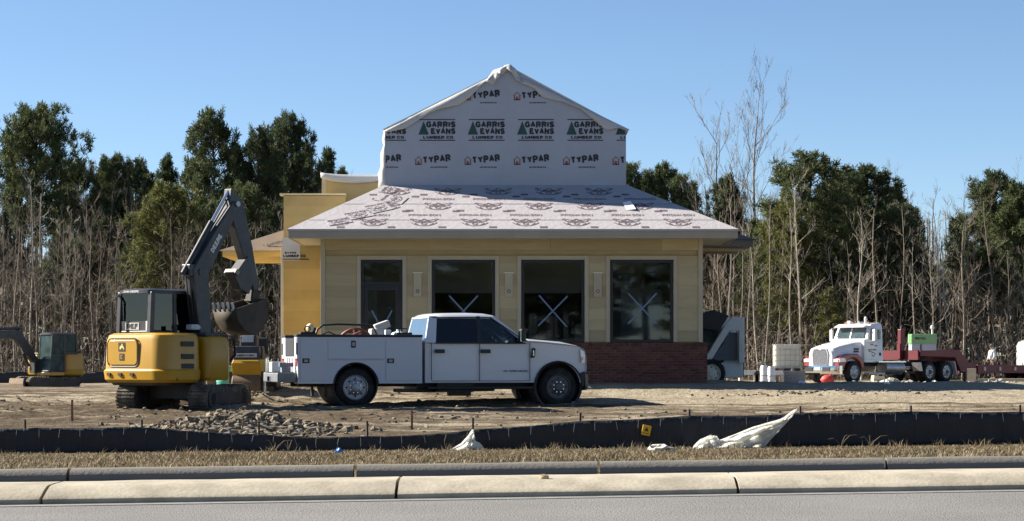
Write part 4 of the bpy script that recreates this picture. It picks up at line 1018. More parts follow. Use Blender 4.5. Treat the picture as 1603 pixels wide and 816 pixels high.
for s in (-1, 1):
    pt(pillar(1.50, 1.74, 1.62, 1.80, s, dep=.10), 'rear_pillar', m_white, bevel=.015)
    pt(pillar(2.66, 2.74, 2.66, 2.74, s, dep=.05), 'door_pillar', m_bp)
    pt(pillar(3.70, 3.83, 2.96, 3.07, s), 'windscreen_pillar', m_white, bevel=.012)
    # glass: rear door and front door
    def gp_(pts, o=.004):
        return MB().add([(x, s*(gh(0, z)-.012), z) for x, z in pts] + [(x, s*(gh(0, z)-.018), z) for x, z in pts], [tuple(range(len(pts))), tuple(range(2*len(pts)-1, len(pts)-1, -1))])
    pt(gp_([(1.72, 1.40), (1.70, 1.47), (1.73, 1.84), (1.78, 1.885), (2.67, 1.895), (2.67, 1.36), (1.80, 1.365)]), 'rear_door_glass', m_tint)
    pt(gp_([(2.73, 1.36), (2.73, 1.895), (2.97, 1.89), (3.10, 1.84), (3.70, 1.40), (3.70, 1.355)]), 'front_door_glass', m_clear)
    # black weatherstrip and lower window apron
    q = MB(); q.box(1.72, 3.72, min(s*(W-.012), s*(W+.003)), max(s*(W-.012), s*(W+.003)), 1.335, 1.362); pt(q, 'weatherstrip', m_blk)
    q = MB()
    for i, (a, b) in enumerate((((1.70,1.895),(2.97,1.905)), ((2.97,1.905),(3.74,1.38)))): 
        za, zb2 = a[1], b[1]; q.tube([(a[0], s*(gh(0, za)), za), (b[0], s*(gh(0, zb2)), zb2)], .013, 6)
    pt(q, 'window_seal', m_blk)
    # door mirror
    q = MB(); q.obox((3.60, s*(W+.17), 1.52), (.12, .17, .27), (0, 0, -.12*s)); mi = pt(q, 'door_mirror', m_blk, bevel=.035, seg=3)
    q = MB(); q.obox((3.545, s*(W+.17), 1.50), (.02, .14, .22), (0, 0, -.12*s)); pt(q, 'mirror_glass', m_chr, mi)
    pt(MB().tube([(3.62, s*(W-.02), 1.40), (3.61, s*(W+.10), 1.44)], .03, 8), 'mirror_arm', m_blk, mi)
    # doors: recessed seams, handles
    for xs_, z0, z1 in ((1.64, .56, 1.36), (2.70, .54, 1.36), (3.82, .54, 1.36)):
        pt(MB().box(xs_-.005, xs_+.005, min(s*(W-.02), s*(W+.0015)), max(s*(W-.02), s*(W+.0015)), z0, z1), 'door_seam', m_int, body)
    pt(MB().box(1.64, 3.82, min(s*(W-.02), s*(W+.0012)), max(s*(W-.02), s*(W+.0012)), .536, .546), 'door_seam', m_int, body)
    for hx in (1.82, 2.83):
        h = pt(MB().box(hx-.11, hx+.11, min(s*(W-.02), s*(W+.03)), max(s*(W-.02), s*(W+.03)), 1.135, 1.215), 'door_handle', m_blk, bevel=.015)
    pt(MB().box(1.55, 3.9, min(s*(W-.25), s*(W-.0)), max(s*(W-.25), s*(W-.0)), .36, .42), 'running_board', m_blk, bevel=.02)
    q = MB(); q.loft([[(3.84, s*(W-.01), 1.03), (3.93, s*(W-.01), 1.04), (3.95, s*(W-.01), 1.24), (3.87, s*(W-.01), 1.25)], [(3.85, s*(W+.02), 1.04), (3.92, s*(W+.02), 1.05), (3.935, s*(W+.02), 1.23), (3.875, s*(W+.02), 1.24)]]); vt = pt(q, 'wing_vent', m_blk)
    pt(MB().box(3.885, 3.905, min(s*(W+.01), s*(W+.024)), max(s*(W+.01), s*(W+.024)), 1.08, 1.20), 'vent_bar', m_chr, vt)
    # black arch lips
    q = MB(); q.tube([(p[0], s*(W-.004), p[1]) for p in arc(FA, wr+.02, .525, 178, 2, 20)], .018, 6); pt(q, 'arch_lip', m_blk)
    # headlamp wraps the corner
    q = MB(); q.loft([[(4.98, s*(W+.006), .93), (5.06, s*(W-.01), .92), (5.07, s*(W-.02), 1.17), (4.95, s*(W+.004), 1.21)], [(5.11, s*(W-.12), .92), (5.12, s*(W-.18), .92), (5.12, s*(W-.2), 1.18), (5.08, s*(W-.12), 1.2)]]); hl = pt(q, 'headlight', m_lamp, smooth=True)
    q = MB(); q.box(4.97, 5.02, min(s*(W-.01), s*(W+.009)), max(s*(W-.01), s*(W+.009)), .98, 1.06); pt(q, 'side_marker', m_amber, hl)
    pt(MB().box(3.30, 3.76, min(s*(W+.0), s*(W+.0018)), max(s*(W+.0), s*(W+.0018)), .752, .757), 'badge_line', m_blk, body) if False else None
q = MB(); put_text(q, text_geo('V8 TURBO DIESEL', .56, .04, .02), (3.50, -W-.003, .752), (1,0,0), (0,0,1)); pt(q, 'badge_lettering', m_blk, body, fix=False)
# windscreen, rear glass
def pane(pts, nm, m): 
    v = [Vector(p) for p in pts]; n_ = (v[1]-v[0]).cross(v[2]-v[0]).normalized()*.006; return pt(MB().add([*v, *[p+n_ for p in v]], [(0,1,2,3), (7,6,5,4)]), nm, m)
pane([(3.80, -gh(0,1.40)+.06, 1.40), (3.80, gh(0,1.40)-.06, 1.40), (3.05, gh(0,1.9)-.06, 1.90), (3.05, -gh(0,1.9)+.06, 1.90)], 'windscreen', m_clear)
pane([(1.505, -gh(0,1.36)+.10, 1.39), (1.505, gh(0,1.36)-.10, 1.39), (1.615, gh(0,1.88)-.10, 1.89), (1.615, -gh(0,1.88)+.10, 1.89)], 'rear_window', mat('privacy_glass', (.03,.045,.055), rough=.04, var=.1, coat=1))
pt(MB().box(1.50, 1.56, -W+.03, W-.03, 1.28, 1.385), 'cab_back', m_white)
# interior
pt(MB().box(1.56, 3.75, -W+.06, W-.06, .55, .60), 'cab_floor', m_int)
for sx_ in (2.05, 2.95):
    for sy in (-.42, .42):
        st = pt(MB().loft([[(sx_-.25, sy-.24, .9), (sx_+.3, sy-.24, .9), (sx_+.3, sy+.24, .9), (sx_-.25, sy+.24, .9)], [(sx_-.25, sy-.24, 1.05), (sx_+.3, sy-.24, 1.08), (sx_+.3, sy+.24, 1.08), (sx_-.25, sy+.24, 1.05)]]).obox((sx_-.25, sy, 1.30), (.14, .46, .58), (0, -.2, 0)), 'seat', m_int, bevel=.03)
        pt(MB().obox((sx_-.34, sy, 1.68), (.09, .26, .19), (0, -.15, 0)), 'headrest', m_int, st, bevel=.03)
pt(MB().box(3.42, 3.80, -W+.08, W-.08, 1.05, 1.36), 'dashboard', m_int, bevel=.05)
q = MB(); q.tube([(3.30 - .07*math.sin(a), .42 + .19*math.cos(a), 1.30 + .17*math.sin(a)) for a in [2*math.pi*i/24 for i in range(25)]], .014, 6); pt(q, 'steering_wheel', m_blk)
# grille, bumpers
pt(MB().box(5.02, 5.115, -.70, .70, .74, 1.17), 'grille', m_chr, bevel=.02)
for i in range(2): pt(MB().box(5.10, 5.14, -.66, .66, .85+i*.15, .91+i*.15), 'grille_bar', m_blk)
q = MB(); q.loft([[(FA+.53, y, .40 + dz), (FA+.60, y, .33 + dz), (5.18-dx, y, .33 + dz), (5.22-dx, y, .42), (5.22-dx, y, .68), (5.06, y, .74), (4.95, y, .70)] for y, dx, dz in ((-W-.01, .16, .02), (-W+.2, .02, 0), (0, 0, 0), (W-.2, .02, 0), (W+.01, .16, .02))]); pt(q, 'front_bumper', m_blk, smooth=True, ang=40)
pt(MB().obox((5.19, -W+.16, .40), (.10, .16, .05), (0, 0, -.5)), 'tow_hook', m_chr, bevel=.015)
pt(MB().obox((5.19, W-.16, .40), (.10, .16, .05), (0, 0, .5)), 'tow_hook', m_chr, bevel=.015)
# chassis
q = MB(); q.box(-1.15, 5.0, -.48, -.38, .42, .56); q.box(-1.15, 5.0, .38, .48, .42, .56); q.box(1.4, 3.9, -.62, .62, .36, .50); q.box(1.8, 2.6, -.85, -.5, .30, .50); pt(q, 'chassis', m_blk)
pt(MB().cyl((0, -.8, .40), (0, .8, .40), .06).cyl((FA, -.8, .40), (FA, .8, .40), .06).ball((0, 0, .40), .17), 'axle', m_blk)
pt(MB().tube([(3.2, -.3, .35), (1.5, -.5, .33), (.9, -.62, .34)], .04, 8).tube([(2.1, -.55, .30), (2.6, -.55, .30)], .09, 10), 'exhaust', mat('exhaust', (.18,.16,.14), rough=.6, metal=.6))
q = MB(); q.lathe([(.50, -W+.05), (.55, -W+.05), (.55, -.55), (.50, -.55)], (FA, 0, wr+.02), 'y', 24); pt(q, 'arch_liner', m_int)
q = MB(); q.lathe([(.50, W-.05), (.55, W-.05), (.55, .55), (.50, .55)], (FA, 0, wr+.02), 'y', 24); pt(q, 'arch_liner', m_int)
pt(MB().box(FA-.42, FA+.45, -.54, .54, .50, 1.2), 'engine_block', m_int); pt(MB().box(-.46, .46, -.54, .54, .56, .86), 'arch_filler', m_int)  # rough engine, and a dark filler box added to block light through the arches
q = MB(); q.lathe([(.46, -W+.05), (.49, -W+.05), (.49, W-.05), (.46, W-.05)], (0, 0, wr+.05), 'y', 24); pt(q, 'arch_liner', m_int)
for s in (-1, 1):
    wheel(truck, 0, s*(W-.16), wr, .27, s, m_rim); wheel(truck, FA, s*(W-.16), wr, .27, s, m_drim)
# ---- service body: side boxes with wheel arch, doors, latches
bx_a, bx_b, bz0, bz1 = -1.24, 1.43, .49, 1.47
sideP = [(bx_a, bz0), (-.47, bz0)] + arc(0, wr+.04, .475, 174, 6, 16) + [(.47, bz0), (bx_b, bz0), (bx_b, bz1), (bx_a, bz1)]
m_gap = mat('panel_gap', (.20,.21,.23), var=.1)
for s in (-1, 1):
    q = MB(); q.prism(sideP, 'y', s*(W+.03), s*(W-.42)); sb = pt(q, 'toolbox_side', m_wpan, bevel=.012)
    yo = s*(W+.03); ys = (min(yo, yo+s*.012), max(yo, yo+s*.012))
    for nm, (a, b, c, d) in (('toolbox_door', (bx_a+.05, -.64, bz0+.06, bz1-.06)), ('toolbox_door', (-.60, .60, 1.01, bz1-.06)), ('toolbox_door', (.64, bx_b-.05, bz0+.06, bz1-.06))):
        dr = pt(MB().box(a, b, *ys, c, d), nm, m_wpan, sb, bevel=.006)
        lx, lz = ((a+.12, .97) if a < -1 else ((a+b)/2-.06, bz1-.15) if c > 1 else (a+.10, .97))
        w2, h2 = (.075, .05) if c < 1 else (.05, .075)
        yl = yo + s*.012
        la = pt(MB().box(lx-w2, lx+w2, min(yl, yl+s*.008), max(yl, yl+s*.008), lz-h2, lz+h2), 'latch', m_blk, dr, bevel=.01) if False else pt(MB().box(lx-w2, lx+w2, min(yl, yl+s*.008), max(yl, yl+s*.008), lz-h2, lz+h2), 'latch', m_blk, sb, bevel=.006)
        pt(MB().box(lx-w2*.5, lx+w2*.55, min(yl, yl+s*.012), max(yl, yl+s*.012), lz-h2*.55, lz+h2*.55), 'latch_paddle', m_chr, sb, bevel=.004) if False else pt(MB().box(lx-w2*.5, lx+w2*.55, min(yl, yl+s*.012), max(yl, yl+s*.012), lz-h2*.55, lz+h2*.55), 'latch_paddle', m_rim, sb)
    pt(MB().box(-.60, .60, min(yo, yo+s*.002), max(yo, yo+s*.002), .985, .995), 'panel_seam', m_gap, sb)
    pt(MB().box(bx_a-.01, bx_b+.01, min(s*(W+.045), s*(W-.43)), max(s*(W+.045), s*(W-.43)), bz1+.003, bz1+.055), 'top_rail', m_blk, bevel=.01)
    q = MB(); q.tube([(p[0], s*(W+.028), p[1]) for p in arc(0, wr+.04, .478, 176, 4, 20)], .02, 6); pt(q, 'arch_lip', m_blk)
    # rear face of the side box: tail lamps and vertical louvre
    pt(MB().box(bx_a-.012, bx_a-.002, min(s*(W-.05), s*(W-.30)), max(s*(W-.05), s*(W-.30)), .86, 1.02), 'tail_lamp', m_redl)
    pt(MB().box(bx_a-.02, bx_a-.002, min(s*(W+.0), s*(W-.10)), max(s*(W+.0), s*(W-.10)), 1.10, 1.35), 'grab_handle', m_blk, bevel=.01)
pt(MB().box(bx_a+.02, bx_b, -W+.42, W-.42, .60, .66), 'bed_floor', mat('bed_floor', (.10,.10,.10), var=.2))
pt(MB().box(bx_b-.04, bx_b-.001, -W+.42, W-.42, .66, 1.45), 'bed_headboard', m_wpan)
tg = pt(MB().box(bx_a+.0, bx_a+.05, -W+.425, W-.425, .72, 1.06), 'tailgate', m_wpan, bevel=.01)
pt(MB().box(bx_a-.004, bx_a+.03, -.50, .50, 1.07, 1.44), 'rear_locker', m_blk, bevel=.01)
for yy in (-.3, 0, .3): pt(MB().box(bx_a-.02, bx_a-.001, yy-.05, yy+.05, .74, 1.04), 'tailgate_rib', m_wpan, tg)
# rear work bumper with vice, step and hitch
bu = pt(MB().box(bx_a-.42, bx_a-.004, -W+.05, W-.05, .52, .72), 'rear_bumper', mat('galvanised', (.24,.25,.26), rough=.5, metal=.6, var=.2, scale=6), bevel=.02)
pt(MB().box(bx_a-.425, bx_a-.03, -W+.3, W-.3, .722, .735), 'step_tread', m_blk, bu)
pt(MB().box(bx_a-.52, bx_a-.30, -.06, .06, .42, .53).cyl((bx_a-.46, 0, .54), (bx_a-.46, 0, .64), .03), 'tow_hitch', m_blk, bu)
q = MB(); q.tube([(bx_a-.38, W-.2, .73), (bx_a-.38, W-.2, 1.02), (bx_a-.38, W-.42, 1.05), (bx_a-.38, W-.44, .73)], .018, 8); pt(q, 'grab_rail', m_chr, bu)
q = MB(); q.box(bx_a-.30, bx_a-.10, -.75, -.60, .725, .84).box(bx_a-.34, bx_a-.04, -.72, -.63, .842, .93); pt(q, 'vice', mat('vice_blue_grey', (.22,.26,.28), var=.2, metal=.3), bu, bevel=.01)
pt(MB().box(bx_a-.36, bx_a-.05, .15, .55, .725, .95), 'bumper_box', m_wpan, bu, bevel=.02)
pt(MB().box(bx_a-.42, bx_a-.38, W-.20, W-.10, .30, .53).box(bx_a-.42, bx_a-.32, W-.20, W-.10, .28, .31), 'hanging_step', m_chr, bu)
for s in (-1, 1): pt(MB().box(-.62, -.60, min(s*(W-.03), s*(W-.30)), max(s*(W-.03), s*(W-.30)), .20, .50), 'mud_flap', m_rub)

# ---- things carried in the bed
def bed(x, y, z): return truck.matrix_world @ Vector((x, y, z))
bpy.context.view_layer.update()
def cargo(name, label, cat, x, y, z, rz=0): return thing(name, label, cat, bed(x, y, z), truck.rotation_euler.z + rz)
c = cargo('gas_cylinder', 'orange gas cylinder with cream cap leaning in the service truck bed', 'cylinder', -.95, -.30, .66)
tilt = Vector((.22, 0, 1)).normalized()
MB().tube([Vector((-.05,0,.01)) + tilt*t for t in (0, .03, .80, .88, .93)], [.10, .115, .115, .09, .05], 18).build('tank', mat('orange_tank', (.62,.30,.12), rough=.5, var=.15, scale=4), c, smooth=True)
MB().ball(Vector((-.05,0,.01)) + tilt*1.0 + Vector((-.07, 0, .02)), (.085, .085, .10), 14, 10).build('cap', mat('cream_cap', (.75,.62,.34), rough=.5, var=.1), c, smooth=True)
MB().cyl(Vector((-.05,0,.01)) + tilt*.92, Vector((.0, 0, .01)) + tilt*1.02, .03).build('valve', m_blk, c)
c = cargo('hose_rack', 'black hoop rail rising over the service truck bed', 'rail', -.78, -.45, .66)
MB().tube([(0,0,0), (.02,0,.85), (.06,0,.98), (.18,0,1.07), (.5,0,1.09), (1.25,0,1.07), (1.33,0,.9), (1.33,0,0)], .022, 8).build('hoop', m_blk, c, smooth=True)
MB().tube([(.15,.06,.0), (.15,.06,.86), (.3,.06,.93), (.48,.06,.86), (.5,.06,0)], .018, 8).build('inner_hoop', m_blk, c, smooth=True)
c = cargo('hose_reel', 'coiled red hose heaped in the service truck bed', 'hose', .15, -.25, .66)
for k in range(6):
    MB().tube([((.26+.02*k)*math.cos(a) , .25*math.sin(a)*.6, .55 + .07*k + .10*math.sin(a*2+k)) for a in [2*math.pi*i/22 for i in range(23)]], .024, 6).build('hose_loop', mat('red_hose', (.22,.05,.035), rough=.6, var=.25), c, smooth=True)
MB().lathe([(.06,0), (.30,0), (.30,.03), (.06,.03)], (0,0,.5), 'z', 24).cyl((0,0,0), (0,0,1.0), .06).build('reel', m_blk, c)
c = cargo('pump_box', 'grey and white pump box among hoses in the truck bed', 'pump', .62, -.2, .66)
MB().box(-.25,.25,-.2,.2,0,.80).build('base', m_blk, c, bevel=.02); MB().box(-.16,.2,-.16,.16,.802,1.0).obox((.1,0,1.06), (.34,.26,.16), (0,-.35,0)).build('cowl', mat('pale_grey_plastic', (.48,.46,.42), var=.15), c, bevel=.03)
c = cargo('water_jug', 'pale blue round water jug behind the cab window', 'jug', 1.15, .05, .66)
MB().tube([(0,0,.0), (0,0,.56), (0,0,.62), (0,0,.70), (0,0,.84), (0,0,.92), (0,0,.95)], [.15,.15,.16,.19,.19,.14,.05], 20).build('body', mat('pale_blue_plastic', (.55,.70,.76), rough=.35, var=.08), c, smooth=True)
MB().cyl((0,0,.945), (0,0,.99), .05, n=14).build('lid', m_wpan, c)
c = cargo('black_toolbox', 'black equipment case behind the cab of the service truck', 'case', 1.15, -.40, .66)
MB().box(-.18,.18,-.14,.14,0,.92).build('case', m_blk, c, bevel=.03); MB().tube([(-.08,0,.92),(-.08,0,1.0),(.08,0,1.0),(.08,0,.92)], .015, 6).build('handle', m_blk, c)
c = cargo('white_carton', 'small white box on the truck bed rail', 'box', .75, -.70, 1.527)
MB().box(-.06,.06,-.05,.05,0,.10).build('box', mat('white_card', (.8,.8,.78), var=.05), c, bevel=.006); MB().box(-.061,.061,-.012,.012,.1,.104).build('tape', m_trim, c)
c = cargo('ring_bolt_tray', 'black tray with ring handle on the rail of the service truck', 'tray', -.98, -.68, 1.527)
MB().box(-.16,.16,-.10,.10,0,.05).build('tray', m_blk, c, bevel=.01); MB().tube([(.06*math.cos(a), 0, .11+.06*math.sin(a)) for a in [2*math.pi*i/16 for i in range(17)]], .014, 6).build('ring', m_blk, c, smooth=True)
# ================================================================ excavators and roller
m_yel = mat('machine_yellow', (.56,.30,.008), rough=.4, var=.06, scale=2, coat=.12, dust=(.42,.30,.14), dust_amt=.10, dust_scale=2.2)
m_dk = mat('charcoal_steel', (.022,.024,.028), rough=.45, var=.2, scale=3, dust=(.10,.09,.075), dust_amt=.35, dust_scale=3)
m_track = mat('muddy_track', (.06,.052,.042), rough=.95, var=.35, scale=6, bump=.5, dust=(.33,.27,.19), dust_amt=.75, dust_scale=4)
m_rust = mat('muddy_steel', (.12,.075,.04), rough=.8, var=.35, scale=4, dust=(.22,.16,.10), dust_amt=.5, dust_scale=3)
m_buck = mat('dark_bucket_steel', (.035,.026,.017), rough=.75, var=.4, scale=4, dust=(.13,.10,.065), dust_amt=.4, dust_scale=3)
m_sbl = mat('sticker_white', (.75,.75,.73), var=.05)
m_cabg = glassmat('cab_glass', (.36,.42,.42), 1.0, .02, .85)
m_cabd = mat('cab_glass_dark', (.03,.05,.05), rough=.3, var=.5, scale=3, spec=.15)
def rrect(x0, x1, y0, y1, r, n=5):
    out = []
    for cx, cy, a in ((x1-r, y1-r, 0), (x0+r, y1-r, 90), (x0+r, y0+r, 180), (x1-r, y0+r, 270)):
        out += [(cx + r*math.cos(R(a+90*i/n)), cy + r*math.sin(R(a+90*i/n))) for i in range(n+1)]
    return out
def track(root, yc, wd, x0, x1, h):
    r = h/2; loop = []
    n = 12
    loop += [(x1 - r + r*math.cos(R(90-180*i/n)), r + r*math.sin(R(90-180*i/n))) for i in range(n+1)]
    loop += [(x1-r + (x0+r-(x1-r))*i/8, 0) for i in range(1, 8)]
    loop += [(x0 + r + r*math.cos(R(270-180*i/n)), r + r*math.sin(R(270-180*i/n))) for i in range(n+1)]
    loop += [(x0+r + (x1-r-(x0+r))*i/8, h - .02*math.sin(i/8*math.pi)) for i in range(1, 8)]
    q = MB(); q.prism(loop, 'y', yc-wd/2, yc+wd/2); tb = q.build('track', m_track, root, smooth=True, ang=50)
    q = MB(); m = len(loop)                              # grouser bars
    for i in range(m):
        a, b = Vector((loop[i][0], 0, loop[i][1])), Vector((loop[(i+1) % m][0], 0, loop[(i+1) % m][1]))
        for f in ((.25, .75) if (b-a).length > .12 else (.5,)):
            c = a.lerp(b, f); d = (b-a).normalized(); ang = math.atan2(-d.z, d.x)
            q.obox((c.x, yc, c.z), (.045, wd+.01, .05), (0, ang, 0))
    gb = q.build('grousers', m_track, tb); tag(gb, kind='stuff')
    for sg in (-1, 1):
        yy = yc + sg*(wd/2+.004)
        q = MB(); q.prism(rrect(x0+.22, x1-.22, h*.30, h*.72, .05, 3), 'y', yy-.02, yy+.012); q.build('track_frame', m_dk, tb)
        for xx, rr_ in ((x0+r, r*.72), (x1-r, r*.72)): MB().cyl((xx, yy-.02, r), (xx, yy+.02, r), rr_, n=20).build('sprocket', m_dk, tb, smooth=True)
        for k in range(4): 
            xx = x0+r+.25 + (x1-x0-2*r-.5)*k/3; MB().cyl((xx, yy-.02, .13), (xx, yy+.018, .13), .09, n=14).build('roller', m_dk, tb, smooth=True)
    return tb
def link(p, q, w0, w1, y0, y1):
    """a tapering welded box between two side-view points"""
    a, b = Vector((p[0], p[1])), Vector((q[0], q[1])); d = (b-a).normalized(); n = Vector((-d.y, d.x))
    return [tuple(a+n*w0/2), tuple(b+n*w1/2), tuple(b-n*w1/2), tuple(a-n*w0/2)]
def cyl2(root, p, q, y, r, frac=.58, name='ram'):
    P, Q = Vector((p[0], y, p[1])), Vector((q[0], y, q[1])); m = P.lerp(Q, frac)
    o = MB().cyl(P, m, r, n=12).build(name, m_dk, root, smooth=True); MB().cyl(m, Q, r*.55, n=10).build('ram_rod', m_chr, o, smooth=True)
    return o
def excavator(name, label, loc, rz, track_rel, pose, scale=1.0, deco=True):
    root = thing(name, label, 'excavator', loc, rz); m_cabg = MATS['cab_glass'] if deco else m_cabd
    def P(mb, nm, m, parent=None, **k): return mb.build(nm, m, parent or root, **k)
    und = P(MB().box(-.55,.55,-.55,.55,.28,.56).cyl((0,0,.5), (0,0,.72), .46, n=28), 'undercarriage', m_dk)
    und.rotation_euler.z = track_rel
    for yc in (-.80, .80): track(und, yc, .40, -1.22, 1.22, .56)
    bl = P(MB().prism([(1.38,.12), (1.46,.10), (1.50,.25), (1.46,.48), (1.40,.50), (1.43,.28)], 'y', -.95, .95), 'dozer_blade', m_rust, und); P(MB().box(.5,1.42,-.55,-.43,.22,.32).box(.5,1.42,.43,.55,.22,.32), 'blade_arms', m_dk, und)
    # house: rounded counterweight and engine cover
    def plan(e, rear=0, front=-.28):
        return rrect(-1.52-rear-e, front+e*.3, -.975-e, .975+e, .34, 6)
    secs = [[(x, y, .62) for x, y in plan(-.05)], [(x, y, .68) for x, y in plan(.0)], [(x, y, .86) for x, y in plan(.02)], [(x, y, .90) for x, y in plan(-.01)], [(x, y, 1.50) for x, y in plan(-.03)], [(x, y, 1.60) for x, y in plan(-.06)], [(x, y, 1.645) for x, y in plan(-.13)]]
    P(MB().loft(secs), 'house', m_yel, smooth=True, ang=28)
    P(MB().loft([[(x, y, z) for x, y in rrect(-.262+i, .47-i, -.972+i, -.09, .16, 5)] for z, i in ((.66,.03), (.72,0), (1.46,.0), (1.56,.04), (1.60,.12))]), 'side_cover', m_yel, smooth=True, ang=30)
    P(MB().box(-.30, .52, -.08, .95, .62, .78), 'cab_floor', m_yel, bevel=.02)
    P(MB().loft([[(x, y, .56) for x, y in plan(-.12)], [(x, y, .625) for x, y in plan(-.08)]]), 'house_skirt', m_dk)
    # rear hatch on the counterweight
    q = MB(); q.prism(rrect(-.22, .66, .98, 1.50, .10, 5), 'x', -1.50, -1.525); ht = P(q, 'rear_hatch', m_yel, bevel=.012, smooth=True)
    q = MB(); pts = rrect(-.25, .69, .95, 1.53, .12, 5); q.tube([(-1.513, y, z) for y, z in pts + pts[:1]], .012, 5); P(q, 'hatch_seam', m_dk, ht)
    if deco:
        e = P(MB().box(-1.533, -1.526, .14, .34, 1.27, 1.45), 'emblem_plate', m_blk, ht)
        q = MB(); V_ = [(-.06,-.05),(-.02,-.055),(.0,-.02),(.05,-.03),(.07,-.065),(.085,-.05),(.06,.0),(.03,.02),(.035,.05),(.01,.07),(.0,.03),(-.05,.01)]
        q.add([(-1.536, .24-a, 1.36+b) for a, b in V_], [tuple(range(len(V_)))]); P(q, 'emblem', mat('emblem_yellow', (.75,.55,.1), var=.05), e, fix=False)
        q = MB(); put_text(q, text_geo('C', .07, .09, .05), (-1.536, .24, 1.15), (0,-1,0), (0,0,1)); k = P(MB().box(-1.533, -1.526, .17, .31, 1.08, 1.22), 'lock_plate', m_blk, ht); P(q, 'lock_mark', m_yel, k, fix=False)
        q = MB(); put_text(q, text_geo('60', .15, .09, .04), (.20, -.962, .78), (1,0,0), (0,0,1)); k = P(MB().box(.04,.36,-.958,-.94,.71,.85), 'model_plate', m_blk); P(q, 'model_number', m_sbl, k, fix=False)
        q = MB(); put_text(q, text_geo('DEERE', .42, .10, .03), (.84, -.362, 3.55), (.56,0,.83), (-.83,0,.56)); 
    for yy in (.55, .20, -.35): pass
    for k, yy in enumerate((.62, .28, -.08)): P(MB().box(-1.56, -1.53, yy-.05, yy+.05, .76, .82), 'tow_slot', m_blk)
    for zz in (.90+.06, 1.16, 1.42): P(MB().box(-.98, -.64, -.985, -.945, zz-.05, zz+.05), 'vent_slot', m_blk, bevel=.008)
    q = MB(); q.tube([(-1.26, -.80, 1.62), (-1.30, -.86, 1.50), (-1.28, -.91, 1.0), (-1.16, -.962, .82), (-1.10, -.975, .66)], .014, 6); P(q, 'cover_seam', m_blk)
    
    P(MB().cyl((-.45,-.2,1.62), (-.45,-.2,1.80), .05), 'exhaust_stub', m_blk); P(MB().box(-.2,.42,-.86,-.12,1.585,1.66), 'front_deck', m_dk, bevel=.02)
    # cab
    cx0, cx1, cy0, cy1, cz0, cz1 = -1.02, .50, -.04, .96, 1.60, 2.56
    lz = .80
    fr = MB()
    def post(a, b, w=.055): fr.obox(((a[0]+b[0])/2, (a[1]+b[1])/2, (a[2]+b[2])/2), (w, w, (Vector(b)-Vector(a)).length), (0, math.atan2(b[0]-a[0], b[2]-a[2]), 0))
    for yy in (cy0+.03, cy1-.03):
        post((cx0+.05, yy, cz0), (cx0+.10, yy, cz1-.05), .11); post((-.30, yy, lz), (-.30, yy, cz1-.05), .085); post((cx1-.03, yy, lz), (cx1-.16, yy, cz1-.05), .06)
    cb = P(fr, 'cab_frame', m_dk, bevel=.012)
    P(MB().loft([[(x, y, cz1-.075) for x, y in rrect(cx0+.02, cx1-.10, cy0, cy1, .10, 4)], [(x, y, cz1-.01) for x, y in rrect(cx0+.02, cx1-.10, cy0, cy1, .10, 4)], [(x, y, cz1+.025) for x, y in rrect(cx0+.10, cx1-.18, cy0+.08, cy1-.08, .10, 4)]]), 'cab_roof', m_dk, smooth=True, ang=30)
    P(MB().box(cx0+.02, -.28, cy0, cy1, cz0-.01, cz0+.10), 'cab_sill', m_dk, bevel=.015); P(MB().box(-.275, cx1, cy0, cy1, .782, .86), 'cab_sill', m_dk, bevel=.015)
    P(MB().box(cx0+.06, cx0+.072, cy0+.07, cy1-.07, cz0+.30, cz1-.07), 'rear_glass', m_cabg)
    P(MB().box(cx0+.03, cx0+.085, cy0+.02, cy1-.02, cz0+.10, cz0+.30), 'rear_panel', m_dk)
    for yy in (cy0+.012, cy1-.02):
        P(MB().box(cx0+.13, -.33, yy, yy+.008, cz0+.11, cz1-.08), 'side_glass', m_cabg); P(MB().prism([(-.27,.865), (cx1-.065,.865), (cx1-.17,cz1-.08), (-.27,cz1-.08)], 'y', yy, yy+.008), 'side_glass', m_cabg); P(MB().box(-.27,cx1-.08,yy-.012,yy+.02,1.52,1.57), 'door_rail', m_dk)
    P(MB().add([(cx1-.03,cy0+.06,.865), (cx1-.03,cy1-.06,.865), (cx1-.155,cy1-.06,cz1-.08), (cx1-.155,cy0+.06,cz1-.08)], [(0,1,2,3)]), 'front_glass', m_cabg, fix=False, solid=.008)
    q = MB(); q.tube([(cx0+.0, cy1-.10, cz0), (cx0-.12, cy1+.02, cz0+.12), (cx0-.12, cy1+.02, cz1-.25), (cx0+.04, cy1-.03, cz1-.10)], .022, 6); P(q, 'handrail', m_dk)
    P(MB().obox((-.35,.46,1.78), (.48,.48,.14)).obox((-.62,.46,2.06), (.12,.46,.55), (0,-.15,0)), 'operator_seat', m_blk, bevel=.03)
    P(MB().box(-.5,-.1,.06,.20,1.7,1.95).box(-.5,-.1,.72,.86,1.7,1.95), 'console', m_blk, bevel=.02)
    if deco:
        st = P(MB().box(cx0+.02,cx0+.029,.30,.72,cz0+.12,cz0+.27), 'rear_sticker', mat('grey_sticker', (.42,.43,.43), var=.1))
        q = MB(); put_text(q, text_geo('REF', .34, .11, .03), (cx0+.017, .51, cz0+.195), (0,-1,0), (0,0,1)); P(q, 'sticker_lettering', m_blk, st, fix=False)
        P(MB().box(cx0+.02,cx0+.029,.02,.09,cz0+.11,cz0+.30), 'white_reflector', m_sbl)
        q = MB(); put_text(q, text_geo('JOHN', .20, .045, .02), (cx0+.015, .69, cz1-.035), (0,-1,0), (0,0,1)); P(q, 'cab_lettering', m_sbl, fix=False); q = MB(); put_text(q, text_geo('DEERE', .26, .045, .02), (cx0+.015, .43, cz1-.035), (0,-1,0), (0,0,1)); P(q, 'cab_lettering', m_sbl, fix=False)
